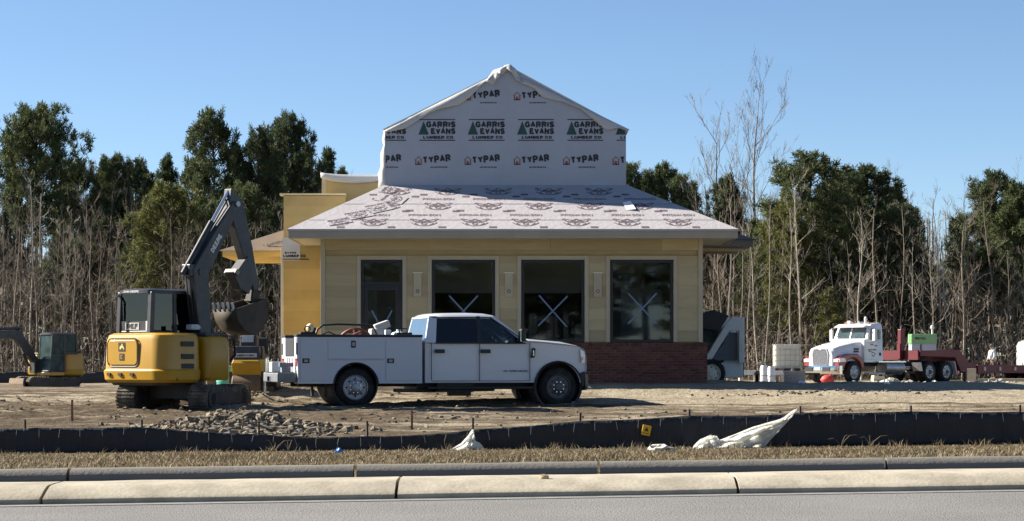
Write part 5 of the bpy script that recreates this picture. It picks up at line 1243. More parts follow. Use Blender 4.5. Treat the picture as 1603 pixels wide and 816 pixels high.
        P(MB().box(cx0+.10,cx0+.105,.35,.72,cz1-.30,cz1-.12), 'cab_screen', mat('grey_card', (.5,.5,.5), var=.1))
        P(MB().obox((.05,-.25,1.78), (.3,.2,.12)), 'deck_clutter', mat('pale_rag', (.55,.55,.52), var=.3), bevel=.03)
    # boom, stick, bucket
    by = -.20; b0, b1, b2 = pose['boom']; bw_ = .15
    P(MB().box(b0[0]-.2, b0[0]+.25, by-.22, by+.22, .75, b0[1]+.25), 'boom_foot', m_dk, bevel=.03)
    d1 = (Vector(b1)-Vector(b0)).normalized(); d2 = (Vector(b2)-Vector(b1)).normalized(); n1 = Vector((-d1.y, d1.x)); n2 = Vector((-d2.y, d2.x)); nm = (n1+n2).normalized()
    B0, B1, B2 = Vector(b0), Vector(b1), Vector(b2)
    up = [B0+n1*.12, B0.lerp(B1,.55)+n1*.20, B1+nm*.23, B1.lerp(B2,.5)+n2*.17, B2+n2*.11]; dn = [B2-n2*.11, B1.lerp(B2,.5)-n2*.17, B1-nm*.23, B0.lerp(B1,.55)-n1*.20, B0-n1*.12]
    boom = P(MB().prism([tuple(p) for p in up+dn], 'y', by-bw_, by+bw_), 'boom', m_dk, bevel=.02)
    P(MB().cyl((b2[0], by-.2, b2[1]), (b2[0], by+.2, b2[1]), .06), 'boom_pin', m_rim, boom); P(MB().cyl((b1[0], by-.17, b1[1]), (b1[0], by+.17, b1[1]), .07), 'boom_pin', m_dk, boom)
    s0, s1 = Vector(pose['stick'][0]), Vector(pose['stick'][1]); ds = (s1-s0).normalized(); ns = Vector((-ds.y, ds.x))
    sg = 1 if ns.x*1 > 0 else -1
    up = [s0-ds*.35, s0+ns*.25*sg, s0.lerp(s1,.35)+ns*.21*sg, s1+ns*.09*sg]; dn = [s1-ns*.09*sg, s0.lerp(s1,.35)-ns*.17*sg, s0-ns*.2*sg]
    stick = P(MB().prism([tuple(p) for p in up+dn], 'y', by-.11, by+.11), 'stick', m_dk, bevel=.015)
    cyl2(root, tuple(B1+nm*.30-d2*.15), tuple(s0-ds*.30), by, .062, .62, 'stick_ram')
    P(MB().box(B1.x-.30 if nm.x < 0 else B1.x+.1, B1.x-.1 if nm.x < 0 else B1.x+.3, by-.13, by+.13, B1.y-.10, B1.y+.16), 'ram_bracket', m_dk, boom, bevel=.02)
    cyl2(root, (b0[0]+.42, b0[1]-.1), tuple(B0.lerp(B1,.72)-n1*.16*(1 if n1.x < 0 else -1)), by, .07, .6, 'boom_ram')
    cyl2(root, tuple(s0.lerp(s1,.12)+ns*.24*sg), tuple(s0.lerp(s1,.86)+ns*.20*sg), by, .05, .6, 'bucket_ram')
    # hoses down the boom
    for k in (-.05, .05):
        P(MB().tube([(b0[0]+.1, by+k, b0[1]+.2), tuple((B0.lerp(B1,.5)+n1*.24).to_3d()[:1]) + (by+k, (B0.lerp(B1,.5)+n1*.24).y), ((B1+nm*.27).x, by+k, (B1+nm*.27).y), ((B1.lerp(B2,.6)+n2*.22).x, by+k, (B1.lerp(B2,.6)+n2*.22).y), ((B2+n2*.2).x, by+k, (B2+n2*.2).y)], .016, 6), 'hose', m_blk, boom, smooth=True)
    q = MB(); q.tube([(.48,-.72,1.45), (.78,-.70,1.55), (.90,-.62,1.2), (.75,-.45,.95)], .03, 8); P(q, 'hose_loop', m_blk, smooth=True)
    if pose.get('bucket'):
        pts = pose['bucket']; bwid = .34
        q = MB(); inn = []
        c = Vector((sum(p[0] for p in pts)/len(pts), sum(p[1] for p in pts)/len(pts)))
        ip = [Vector(p) + (c-Vector(p)).normalized()*.03 for p in pts]
        rows = [[(p[0], by+yy, p[1]) for p in pts] for yy in (-bwid, bwid)]
        q.sheet(rows); rows = [[(p.x, by+yy, p.y) for p in ip] for yy in (-bwid+.02, bwid-.02)]; q.sheet(rows)
        bk = P(q, 'bucket', m_buck, smooth=True, ang=50, solid=.02)
        for yy in (-bwid, bwid): P(MB().prism(pts, 'y', by+yy-.012, by+yy+.012), 'bucket_side', m_buck, bk)
        l0, l1 = Vector(pts[0]), Vector(pts[1]); dd = (l0-l1).normalized(); an = math.atan2(-dd.y, dd.x)
        for k in range(5): P(MB().obox((l0.x+dd.x*.06, by-bwid+.05+k*(2*bwid-.1)/4, l0.y+dd.y*.06), (.17,.05,.035), (0,an,0)), 'bucket_tooth', m_rim, bk)
        hx, hz = pts[-1]; P(MB().prism([(hx-.22,hz-.05), (s1.x-.08,s1.y+.05), (s1.x+.12,s1.y-.02), (hx+.05,hz+.02), (hx+.02,hz-.12)], 'y', by-.10, by+.10), 'coupler', m_buck, bk, bevel=.01)
        ll = pose['thumb']; P(MB().prism(ll, 'y', by-.13, by+.13), 'thumb', m_dk, bevel=.012)
        P(MB().obox((ll[2][0]+.1, by, ll[2][1]), (.12,.34,.1), (0,.6,0)), 'thumb_tip', mat('worn_steel', (.20,.18,.15), metal=.3, rough=.6, var=.3))
    if deco:
        q = MB(); u = d2; v = n2 if n2.y > 0 else -n2
        put_text(q, text_geo('DEERE', .46, .11, .035), (B1.lerp(B2,.42).x-.0*v.x, by-bw_-.004, B1.lerp(B2,.42).y), (u.x,0,u.y), (-u.y,0,u.x)); P(q, 'boom_lettering', m_sbl, boom, fix=False)
    root.scale = (scale,)*3
    return root
ey = 44.3; exx = PX(288, ey)
excavator('yellow_excavator', 'yellow mini excavator with raised charcoal boom beside the service truck', (exx, ey, gz_base(exx, ey)-.045), R(90-38), R(24),
    dict(boom=((.35,1.2), (.16,2.95), (1.22,4.45)), stick=((1.22,4.45), (1.88,2.62)), bucket=[(.98,2.18), (1.06,1.94), (1.24,1.74), (1.52,1.64), (1.80,1.74), (1.96,2.0), (2.0,2.28), (1.92,2.42)],
         thumb=[(1.58,3.35), (1.30,3.05), (1.12,2.98), (1.35,2.62), (1.62,2.52), (1.80,2.9)]), .962)
ly = 88; lx = PX(74, ly)
excavator('small_excavator', 'distant charcoal-cabbed mini excavator at the wood edge with boom stretched out', (lx, ly, gz(lx, ly)-.03), R(180+46), R(-14),
    dict(boom=((.45,1.15), (1.55,2.50), (3.4,2.45)), stick=((3.4,2.45), (3.9,.9)), bucket=[(3.5,.55), (3.55,.35), (3.7,.15), (3.95,.08), (4.2,.2), (4.3,.45), (4.15,.72)], thumb=[(3.7,1.3), (3.5,1.1), (3.35,1.0), (3.5,.75), (3.65,.7), (3.8,1.0)]), .88, False)
# ---- walk-behind trench roller / small tandem roller, seen end on
ry = 49.2; rx = PX(388, ry); rzg = gz(rx, ry)
rl = thing('compact_roller', 'small yellow and black drum roller standing between excavator and pickup', 'roller', (rx, ry, rzg-.03), R(-7))
def rp_(mb, n_, m, parent=None, **k): return mb.build(n_, m, parent or rl, **k)
for yy in (.0, 1.25):
    dr = rp_(MB().lathe([(0.02,-.33), (.27,-.33), (.30,-.30), (.30,.30), (.27,.33), (.02,.33)], (0, yy+.05, .30), 'x', 28), 'drum', m_rust, smooth=True)
    [rp_(MB().box(a_, a_+.06, yy-.12, yy+.30, .22, .62), 'drum_fork', m_dk, dr) for a_ in (-.40, .34)]
rp_(MB().loft([[(-.34,-.10,.50), (.34,-.10,.50), (.34,1.45,.50), (-.34,1.45,.50)], [(-.33,-.22,.80), (.33,-.22,.80), (.33,1.50,.80), (-.33,1.50,.80)], [(-.30,-.16,.90), (.30,-.16,.90), (.30,.7,.90), (-.30,.7,.90)]]), 'body', m_yel, bevel=.02)
rp_(MB().loft([[(-.31,-.17,.88), (.31,-.17,.88), (.30,.55,.88), (-.30,.55,.88)], [(-.27,-.10,1.20), (.27,-.10,1.20), (.26,.5,1.20), (-.26,.5,1.20)]]), 'cowl', m_dk, bevel=.02)
band = rp_(MB().obox((0,-.178,.985), (.50,.012,.085), (.12,0,0)), 'sticker_band', mat('grey_sticker', (.42,.43,.43), var=.1))
q = MB(); put_text(q, text_geo('VIBRATORY', .42, .05, .02), (0,-.188,.985), (1,0,0), (0,0,1)); rp_(q, 'sticker_lettering', m_blk, band, fix=False)
rp_(MB().box(-.19,.19,.02,.30,1.18,1.44), 'console', m_dk, bevel=.03); rp_(MB().obox((0,.0,1.36), (.27,.02,.16), (-.25,0,0)), 'display', mat('screen_grey', (.32,.34,.36), rough=.2, var=.1), bevel=.006)
q = MB(); q.tube([(.17*math.cos(a), .02+.06*math.sin(a), 1.18+.05*math.sin(a)) for a in [2*math.pi*i/20 for i in range(21)]], .016, 6); rp_(q, 'steering_wheel', m_blk)
rp_(MB().box(-.22,.22,.62,1.1,.8,1.02).box(-.22,.22,1.0,1.1,1.0,1.4), 'operator_seat', m_blk, bevel=.03)
for s in (-1, 1): rp_(MB().tube([(s*.3,.1,.9), (s*.33,-.02,1.1), (s*.30,.02,1.22)], .018, 6), 'handrail', m_dk)
# ---- teal drum and a rusty bin behind the excavator
ty_ = 50.4; bx_ = PX(356, ty_)
tb = thing('teal_drum', 'teal plastic drum with pale edge next to the roller', 'drum', (bx_, ty_, gz(bx_, ty_)-.02), 0)
MB().tube([(0,0,0), (0,0,.03), (0,0,.28), (0,0,.30), (0,0,.33), (0,0,.60), (0,0,.62), (0,0,.64)], [.24,.25,.25,.262,.25,.25,.262,.24], 24).build('barrel', mat('teal_plastic', (.10,.42,.34), rough=.4, var=.1), tb, smooth=True, ang=60)
MB().cyl((0,0,.635), (0,0,.66), .235, n=24).build('lid', mat('pale_teal', (.45,.6,.52), var=.1), tb)
hy = 52.5; hx_ = PX(348, hy)
hb_ = thing('rusty_bin', 'rust-brown steel bin standing behind the yellow excavator', 'bin', (hx_, hy, gz(hx_, hy)-.02), R(8))
MB().loft([[(-.36,-.4,.1), (.36,-.4,.1), (.36,.4,.1), (-.36,.4,.1)], [(-.46,-.5,1.05), (.46,-.5,1.05), (.46,.5,1.05), (-.46,.5,1.05)]]).build('hopper', m_rust, hb_, bevel=.02)
MB().tube([(-.48,-.52,1.05), (.48,-.52,1.05), (.48,.52,1.05), (-.48,.52,1.05), (-.48,-.52,1.05)], .03, 6).build('rim', m_rust, hb_)
for s in (-1, 1): MB().box(s*.25-.06, s*.25+.06, -.4, .4, 0, .11).build('skid', m_dk, hb_)
# ================================================================ semi tractor and lowboy trailer, far right
m_twhite = mat('tractor_white', (.72,.73,.75), rough=.3, var=.03, coat=.5, dust=(.5,.45,.38), dust_amt=.3)
m_tred = mat('tractor_red', (.30,.022,.025), rough=.35, var=.08, coat=.4)
m_trail = mat('trailer_red', (.14,.006,.012), rough=.5, var=.12, dust=(.14,.04,.03), dust_amt=.12)
sy = 103.5; PSI = R(42)
sx = PX(1308, sy); 
SROT = math.pi + PSI                     # local x forward -> left and towards the camera
semi = thing('semi_tractor', 'white semi tractor with red wheel arches coupled to the red lowboy', 'truck', (sx, sy, .21), SROT)
def sp_(mb, n_, m, parent=None, **k): return mb.build(n_, m, parent or semi, **k)
# local: front axle x=0, forward +x; the driver's (left, +y) side faces the camera
# bonnet: sections along x
def bsec(x, w, zt_, zb_, cr):
    return [(x,-w,zb_), (x,-w,zt_-.30), (x,-w*.86,zt_-.10), (x,-w*.45,zt_), (x,w*.45,zt_), (x,w*.86,zt_-.10), (x,w,zt_-.30), (x,w,zb_)]
bon = sp_(MB().loft([bsec(1.10,.70,1.62,.75,0), bsec(1.00,.78,1.72,.72,0), bsec(.55,.82,1.84,.75,0), bsec(-.3,.86,1.98,.80,0), bsec(-.95,.90,2.06,.80,0)]), 'bonnet', m_twhite, smooth=True, ang=35)
sp_(MB().prism([(-.40,.80), (.40,.80), (.44,1.35), (.36,1.56), (.16,1.60), (0,1.54), (-.16,1.60), (-.36,1.56), (-.44,1.35)], 'x', 1.04, 1.14), 'grille', m_drim, bon, bevel=.01)
q = MB(); gl_ = [(-.42,.78), (.42,.78), (.47,1.36), (.38,1.60), (.16,1.64), (0,1.575), (-.16,1.64), (-.38,1.60), (-.47,1.36), (-.42,.78)]; q.tube([(1.12, a, b) for a, b in gl_], .035, 6); sp_(q, 'grille_surround', m_twhite, bon)
for k in range(7): sp_(MB().box(1.135,1.15,-.38,.38,.88+k*.095,.90+k*.095), 'grille_bar', m_chr, bon)
for k in range(2): sp_(MB().box(-.62,-.30,.86,.905,1.45+k*.12,1.53+k*.12), 'bonnet_vent', m_blk, bon)
sp_(MB().tube([(1.05,0,1.70), (1.09,0,1.78), (1.10,0,1.80)], .03, 6), 'bonnet_ornament', m_chr, bon)
# wings
for s in (-1, 1):
    arcp = arc(0, .52, .66, 168, 12, 14); outer = arc(0, .52, .80, 12, 172, 14)
    pts = arcp + [(.62,.78), (1.02,.80), (1.05,1.18), (.85,1.27)] + [p for p in outer if p[1] > 1.20 and p[0] < .5] + [(-.85,1.05), (-.80,.62)]
    pts = arcp + [(.98,.70), (1.04,.82), (1.02,1.15), (.80,1.28), (.3,1.38), (-.35,1.38), (-.72,1.18), (-.84,.80)]
    wg = sp_(MB().prism(pts, 'y', s*.70, s*1.08), 'wing', m_tred, bevel=.05, seg=3)
    sp_(MB().prism([(.55,1.00), (1.03,.98), (1.03,1.14), (.82,1.20), (.60,1.16)], 'y', s*1.05, s*1.092), 'headlight', m_lamp, wg, bevel=.01); sp_(MB().box(1.0,1.06,min(s*.66,s*1.03),max(s*.66,s*1.03),.99,1.13), 'headlight', m_lamp, wg, bevel=.02)
bu2 = sp_(MB().loft([[(1.12-.0-d, y, .42), (1.30-d, y, .42), (1.33-d, y, .60), (1.30-d, y, .82), (1.12-d, y, .82)] for y, d in ((-1.12,.26), (-.82,.03), (0,0), (.82,.03), (1.12,.26))]), 'front_bumper', m_chr, smooth=True, ang=40)
sp_(MB().box(1.32,1.345,-.15,.15,.62,.74), 'number_plate', m_sbl, bu2); sp_(MB().box(1.31,1.34,-.75,-.3,.55,.75), 'bumper_opening', m_blk, bu2); sp_(MB().box(1.31,1.34,.3,.75,.55,.75), 'bumper_opening', m_blk, bu2)
# cab shell with glass panels
CZ0, CZ1 = .98, 2.86
cabp = [(-.90,CZ0), (-.90,2.06), (-1.12,2.12), (-1.34,2.66), (-1.50,2.80), (-2.10,2.88), (-2.26,2.80), (-2.32,2.6), (-2.32,CZ0)]
sec = []
for y, ins in ((-1.04,.05), (-1.0,.0), (1.0,.0), (1.04,.05)):
    sec.append([(p[0] + (-ins if p[0] > -1.6 else ins), y*(1 - .05*(p[1] > 2.3)), p[1] - (ins if p[1] > 2.5 else 0)) for p in cabp])
cab = sp_(MB().loft(sec), 'cab', m_twhite, smooth=True, ang=30)
m_tg = mat('tractor_glass', (.05,.075,.08), rough=.03, var=.2)
d = Vector((-.22, 0, .54)).normalized()
sp_(MB().add([(-1.085,-.84,2.16), (-1.085,.84,2.16), (-1.285,.80,2.63), (-1.285,-.80,2.63)], [(0,1,2,3)]), 'windscreen', m_tg, cab, fix=False, solid=.02)
sp_(MB().prism([(-1.07,2.13), (-1.055,2.13), (-1.26,2.66), (-1.275,2.66)], 'y', -.02, .02), 'windscreen_bar', m_twhite, cab)
sp_(MB().prism([(-1.22,2.72), (-.98,2.64), (-.96,2.67), (-1.36,2.82)], 'y', -.92, .92), 'sun_visor', m_twhite, cab, bevel=.01)
for s in (-1, 1):
    y1 = s*1.042
    q = MB(); q.prism([(-1.22,2.06), (-1.42,2.58), (-1.72,2.60), (-1.74,2.02)], 'y', y1*.955, y1*.968 if False else y1*1.004); sp_(q, 'door_glass', m_tg, cab)
    sp_(MB().prism([(-1.92,2.08), (-1.92,2.55), (-2.10,2.55), (-2.10,2.08)], 'y', y1*.955, y1*1.004), 'quarter_glass', m_tg, cab)
    dr = sp_(MB().prism([(-1.02,1.10), (-1.02,1.98), (-1.20,2.00), (-1.84,1.96), (-1.86,1.10)], 'y', y1*.97, y1*1.006), 'door', m_twhite, cab, bevel=.01)
    sp_(MB().box(-1.80,-1.64,min(y1,y1*1.02),max(y1,y1*1.02),1.74,1.80), 'door_handle', m_blk, dr)
    sp_(MB().box(-2.12,-1.98,min(y1,y1*1.012),max(y1,y1*1.012),1.30,1.44), 'side_vent', m_blk, cab)
    # mirror
    mr = sp_(MB().box(-1.34,-1.22,min(s*1.22,s*1.40),max(s*1.22,s*1.40),1.98,2.56), 'mirror', m_twhite, cab, bevel=.04, seg=3); sp_(MB().tube([(-1.2,s*1.0,2.60), (-1.28,s*1.31,2.62), (-1.28,s*1.31,1.92), (-1.2,s*1.0,1.90)], .02, 6), 'mirror_bracket', m_chr, mr)
q = MB(); put_text(q, text_geo('MACK', .20, .09, .04), (-1.44, 1.052, 1.83), (-1,0,0), (0,0,1)); put_text(q, text_geo('HEAVY HAUL', .62, .09, .03), (-1.44, 1.052, 1.58), (-1,0,0), (0,0,1), .04); put_text(q, text_geo('TRUCKING', .42, .07, .02), (-1.40, 1.052, 1.42), (-1,0,0), (0,0,1)) if False else None
sp_(q, 'door_lettering', m_blk, cab, fix=False)
q = MB(); q.tube([(-1.2,1.05,1.50), (-1.5,1.05,1.46), (-1.7,1.05,1.38), (-1.55,1.05,1.26), (-1.4,1.05,1.36)], .018, 5); sp_(q, 'door_swoosh', m_blk, cab)
for yy in (-.7,-.25,.25,.7): sp_(MB().ball((-1.62,yy,2.87), (.09,.05,.05), 8, 6), 'marker_light', m_amber, cab)
sp_(MB().cyl((-1.7,.45,2.84), (-1.7,.45,3.02), .07).ball((-1.7,.45,3.06), (.08,.08,.12)), 'beacon', m_twhite, cab, smooth=True); sp_(MB().box(-1.75,-1.6,-.62,-.42,2.84,2.98), 'roof_light', m_sbl, cab, bevel=.02)
sp_(MB().tube([(-1.55,.15,2.9), (-1.95,.15,2.93)], .035, 8).tube([(-1.52,.15,2.9), (-1.58,.15,2.9)], [.07,.035], 8), 'air_horn', m_chr, cab)
# frame, tanks, fifth wheel, wheels
sp_(MB().box(-7.7,1.0,-.45,-.33,.80,1.02).box(-7.7,1.0,.33,.45,.80,1.02).box(-6.6,-2.6,-.33,.33,.84,.90), 'chassis', m_blk)
for s in (-1, 1):
    sp_(MB().cyl((-3.75,s*.92,.72), (-2.35,s*.92,.72), .32, n=24), 'fuel_tank', m_rim, smooth=True); sp_(MB().box(-3.85,-1.75,min(s*.7,s*1.2),max(s*.7,s*1.2),.98,1.03), 'deck_plate', m_chr); sp_(MB().box(-2.3,-1.1,min(s*.86,s*1.15),max(s*.86,s*1.15),.40,.48), 'cab_step', m_rim)
sp_(MB().box(-2.95,-2.68,-.5,.5,1.02,1.75), 'headache_rack', m_rim, bevel=.03)
sp_(MB().cyl((-6.4,0,1.02), (-6.4,0,1.16), .48, n=24), 'fifth_wheel', m_blk)
SW = .51
for s in (-1, 1):
    wf = wheel(semi, 0, s*1.02, SW, .30, s, m_rim, lugs=10)
    for ax_ in (-5.75, -7.12): wheel(semi, ax_, s*.92, SW, .56, s, m_rim, lugs=10)
    for ax_ in (-5.75, -7.12): sp_(MB().lathe([(.0+.02,s*1.10), (.10,s*1.10), (.10,s*1.24), (.02,s*1.24)], (ax_,0,SW), 'y', 12), 'hub', m_blk)
for ax_ in (0,-5.75,-7.12): sp_(MB().cyl((ax_,-.9,SW), (ax_,.9,SW), .09), 'axle', m_blk)
sp_(MB().prism([(-7.76,1.02), (-7.70,1.05), (-7.86,.55), (-7.92,.35), (-7.98,.35)], 'y', .66, 1.2), 'mud_guard', m_wpan)
sp_(MB().prism([(-5.05,.98), (-4.98,.95), (-5.10,.55), (-5.17,.55)], 'y', .66, 1.2), 'mud_guard', m_rim)
# ---- lowboy trailer, coupled over the fifth wheel
tr_ = thing('lowboy_trailer', 'dark red gooseneck lowboy trailer behind the white tractor', 'trailer', semi.location, SROT)
def tp_(mb, n_, m, parent=None, **k): return mb.build(n_, m, parent or tr_, **k)
def tz(pz_): return pz_
neckp = [(-5.0,1.28), (-7.8,1.22), (-8.3,.50), (-9.6,.42), (-9.6,.86), (-9.0,.92), (-8.15,1.60), (-5.0,1.55)]
for s in (-1, 1): tp_(MB().prism(neckp, 'y', s*1.18, s*1.06), 'gooseneck_beam', m_trail, bevel=.02)
tp_(MB().box(-8.0,-5.0,-1.06,1.06,1.30,1.52), 'gooseneck_deck', m_trail)
tp_(MB().box(-8.35,-8.05,-1.06,1.06,.55,1.35), 'gooseneck_drop', m_trail)
tp_(MB().cyl((-6.4,0,1.16), (-6.4,0,1.31), .30, n=20), 'kingpin_plate', m_blk)
hd = tp_(MB().box(-5.02,-4.90,-1.1,1.1,1.10,1.56), 'front_bulkhead', m_trail)
tp_(MB().box(-5.06,-4.75,-.02,.20,1.10,2.60), 'bulkhead_post', m_trail, bevel=.03); tp_(MB().tube([(-4.88,.1,2.58), (-4.90,.1,2.74), (-5.0,.06,2.78)], .05, 6), 'strap_hook', m_blk); tp_(MB().box(-4.80,-4.68,.0,.18,1.15,1.9), 'lift_ram', m_trail)
for s in (-1, 1): tp_(MB().prism([(-9.6,.42), (-17.5,.42), (-17.5,.80), (-9.6,.86)], 'y', s*1.25, s*1.13), 'deck_beam', m_trail, bevel=.02)
for k in range(24): tp_(MB().box(-9.62-k*.325, -9.62-k*.325-.30, -1.13, 1.13, .76, .82), 'deck_plank', mat('deck_wood', (.26,.19,.12), var=.25, obj_rand=.2))
tp_(MB().box(-17.4,-9.2,-.4,-.3,.44,.75).box(-17.4,-9.2,.3,.4,.44,.75), 'deck_spine', m_trail)
for k in range(5): tp_(MB().box(-10.2-k*1.3,-10.05-k*1.3,1.25,1.30,.56,.74), 'stake_pocket', mat('pale_pocket', (.55,.5,.45), var=.1))
for s in (-1, 1):
    for ax_ in (-15.6,-16.7): wheel(tr_, ax_, s*.95, .42, .45, s, m_rim, lugs=10)
    tp_(MB().cyl((-9.1,s*.8,.02), (-9.1,s*.8,.55), .07), 'landing_leg', m_blk)
for ax_ in (-15.6,-16.7): tp_(MB().cyl((ax_,-.9,.42), (ax_,.9,.42), .08).box(ax_-.1,ax_+.1,-.4,.4,.42,.50), 'axle', m_blk)
# ================================================================ things around the far lot
def lotz(x, y): return gz(x, y)
# skid steer half hidden by the building
ky = 63.0; kx = PX(1146, ky); kz = PZ(592, ky) - .10
kz = gz(kx, ky)
sk = thing('skid_steer', 'white and grey skid-steer loader parked behind the brick corner', 'loader', (kx, ky, kz-.02), R(180+4))
def kp(mb, n_, m, parent=None, **k): return mb.build(n_, m, parent or sk, **k)
m_sw = mat('loader_white', (.66,.68,.68), rough=.5, var=.05, dust=(.45,.4,.32), dust_amt=.35); m_sg = mat('loader_grey', (.085,.095,.11), rough=.5, var=.1)
# local x forward (towards the left); y>0 faces the camera
kp(MB().prism([(-.22,.28), (1.9,.24), (1.9,.62), (1.2,.72), (-.22,.72)], 'y', -.55, .55), 'chassis', m_sw, bevel=.03)
for s in (-1, 1):
    kp(MB().prism([(-.22,.70), (-.22,2.02), (.12,2.02), (.30,1.86), (.95,.78), (.95,.70), (.78,.70), (.22,1.62), (-.06,1.62), (-.06,.70)], 'y', s*.62, s*.80), 'lift_tower', m_sw, bevel=.02)
    kp(MB().prism([(-.04,.78), (-.04,1.58), (.16,1.58), (.70,.78)], 'y', s*.58, s*.66), 'tower_panel', m_sg)
    kp(MB().prism([(-.10,1.82), (1.9,1.62), (2.45,.80), (2.6,.86), (2.05,1.80), (-.10,2.0)], 'y', s*.66, s*.78), 'lift_arm', m_sw, bevel=.02)
    wheel(sk, .75, s*.78, .40, .30, s, mat('loader_rim', (.62,.60,.55), var=.1), lugs=8); wheel(sk, 1.75, s*.78, .40, .30, s, mat('loader_rim', (.62,.60,.55), var=.1), lugs=8)
kp(MB().box(-.26,-.215,-.5,.5,.30,1.3), 'engine_door', m_sg, bevel=.02); kp(MB().box(-.215,.35,-.56,.56,.70,1.55), 'engine_cover', m_sw, bevel=.04)
kp(MB().box(.36,1.4,-.5,.5,.72,2.05), 'cab', m_sg, bevel=.05); kp(MB().box(.5,1.3,-.505,.505,1.3,1.95), 'cab_window', m_tg); kp(MB().box(.3,1.5,-.58,.58,2.05,2.12), 'cab_roof', m_dk, bevel=.03)
kp(MB().prism([(.55,1.60), (1.35,1.72), (1.45,2.02), (.7,2.22), (.25,2.06)], 'y', .82, .98), 'black_hood', m_blk, bevel=.03)
kp(MB().prism([(2.5,.55), (3.2,.12), (3.25,.2), (2.75,1.0), (2.55,1.05)], 'y', -.9, .9), 'bucket', m_dk, bevel=.01)
# tote on a low flat trailer
iy = 97.0; ix = PX(1231, iy); iz = gz(ix, iy)
fl = thing('flat_trailer', 'low grey equipment trailer carrying the white tote', 'trailer', (ix, iy, iz-.02), 0)
MB().box(-.60,.75,-.75,.75,.42,.62).build('deck', mat('trailer_grey', (.20,.20,.21), var=.1), fl, bevel=.02); MB().box(-.58,.73,-.74,-.70,.05,.42).build('skirt', mat('trailer_grey', (.20,.20,.21), var=.1), fl)
for s in (-1, 1): wheel(fl, .1, s*.62, .30, .2, s, m_rim, lugs=5)
MB().cyl((.1,-.6,.30), (.1,.6,.30), .05).box(.05,.15,-.5,.5,.30,.43).build('axle', m_blk, fl); MB().box(.74,1.5,-.05,.05,.45,.53).box(1.4,1.48,-.04,.04,0,.5).build('drawbar', m_blk, fl)
ib = thing('tote_tank', 'white caged liquid tote standing on the grey trailer', 'tank', (ix, iy, iz+.60), 0)
MB().box(-.54,.54,-.45,.45,.17,1.18).build('bottle', mat('tote_plastic', (.80,.78,.70), rough=.4, var=.04, trans=.3), ib, bevel=.06)
MB().cyl((0,0,1.17), (0,0,1.22), .10).build('cap', m_blk, ib); MB().box(-.56,.56,-.48,.48,.12,.16).build('pallet_deck', m_rim, ib)
for a in (-.48, 0, .48): MB().box(a-.07,a+.07,-.48,.48,0,.12).build('pallet_foot', m_blk, ib)
q = MB(); m_cage = mat('cage_steel', (.42,.42,.40), metal=.5, rough=.5, var=.1)
for k in range(6):
    x = -.56 + 1.12*k/5
    for yy in (-.475, .475): q.cyl((x,yy,.14), (x,yy,1.19), .011, n=6)
for k in range(5):
    z = .22 + .96*k/4; q.tube([(-.56,-.475,z), (.56,-.475,z), (.56,.475,z), (-.56,.475,z), (-.56,-.475,z)], .011, 6)
q.build('cage', m_cage, ib)
# white wrapped bundles and stacked trim
for k, (px, y, w_, h_, lb) in enumerate(((1196, 92, .34, .86, 'white wrapped bundle standing upright with rounded top'), (1207, 92.5, .32, .80, 'shorter white wrapped bundle beside the upright one'))):
    x = PX(px, y); b = thing('wrapped_bundle', lb, 'bundle', (x, y, gz(x, y)-.02), .2*k)
    q = MB(); q.loft([[(w_*.5*s_*math.cos(R(a))*(1+.12*math.sin(a*.13+z*7)), .16*s_*math.sin(R(a)), z) for a in range(0, 360, 30)] for z, s_ in ((0,.9), (.12,1.0), (h_*.5,.85), (h_*.85,1.05), (h_,.75))]); q.build('wrapping', mat('white_film', (.85,.85,.85), rough=.35, var=.04), b, smooth=True, ang=60)
    MB().tube([(w_*.47*math.cos(R(a)), .15*math.sin(R(a)), h_*.5) for a in range(0, 361, 30)], .012, 5).build('strap', m_gap, b)
for k, (px, ln) in enumerate(((1172, 1.0), (1195, .9), (1216, .6))):
    y = 96; x = PX(px, y); b = thing('trim_stack', ('long stack of white trim boards on blocks, nearest the loader', 'stack of white trim boards in the middle of the row', 'short stack of white trim boards beside the wrapped bundles')[k], 'boards', (x, y, gz(x, y)), 0)
    for j in range(4): MB().box(-ln/2+.03*j, ln/2-.02*j, -.2, .2, .42+.05*j, .465+.05*j).build('board', m_sbl, b)
    for s in (-1, 1): MB().box(s*ln*.35-.08, s*ln*.35+.08, -.25, .25, -.03, .42).build('block', m_stud, b)
# generator behind the trailer
gy_ = 114.0; gx_ = PX(1444, gy_); gz_ = gz(gx_, gy_)
gn = thing('generator', 'green-topped white generator box behind the red trailer', 'generator', (gx_, gy_, gz_-.02), 0)
MB().box(-.65,.65,-.45,.45,.45,1.92).build('housing', mat('generator_white', (.42,.44,.50), var=.06), gn, bevel=.02); tpz = MB().box(-.67,.67,-.47,.47,1.92,2.45).build('top', mat('safety_green', (.30,.58,.26), rough=.45, var=.05), gn, bevel=.03)
MB().box(-.2,-.13,-.456,-.449,.5,1.9).build('door_seam', m_blk, gn)
q = MB(); put_text(q, text_geo('RENTALS', .55, .13, .04), (-.2,-.474,2.22), (1,0,0), (0,0,1)); q.build('lettering', m_blk, tpz, fix=False)
MB().cyl((.52,0,2.44), (.52,0,2.72), .05).ball((.52,0,2.80), (.11,.11,.13)).build('lamp', m_sbl, gn, smooth=True)
for s in (-1, 1): wheel(gn, 0, s*.5, .30, .18, s, m_rim, lugs=5)
MB().box(-.6,.6,-.4,.4,.30,.46).cyl((0,-.5,.3), (0,.5,.3), .04).build('axle_frame', m_blk, gn); MB().box(.6,1.4,-.05,.05,.34,.42).box(1.3,1.4,-.05,.05,0,.40).build('drawbar', m_blk, gn)
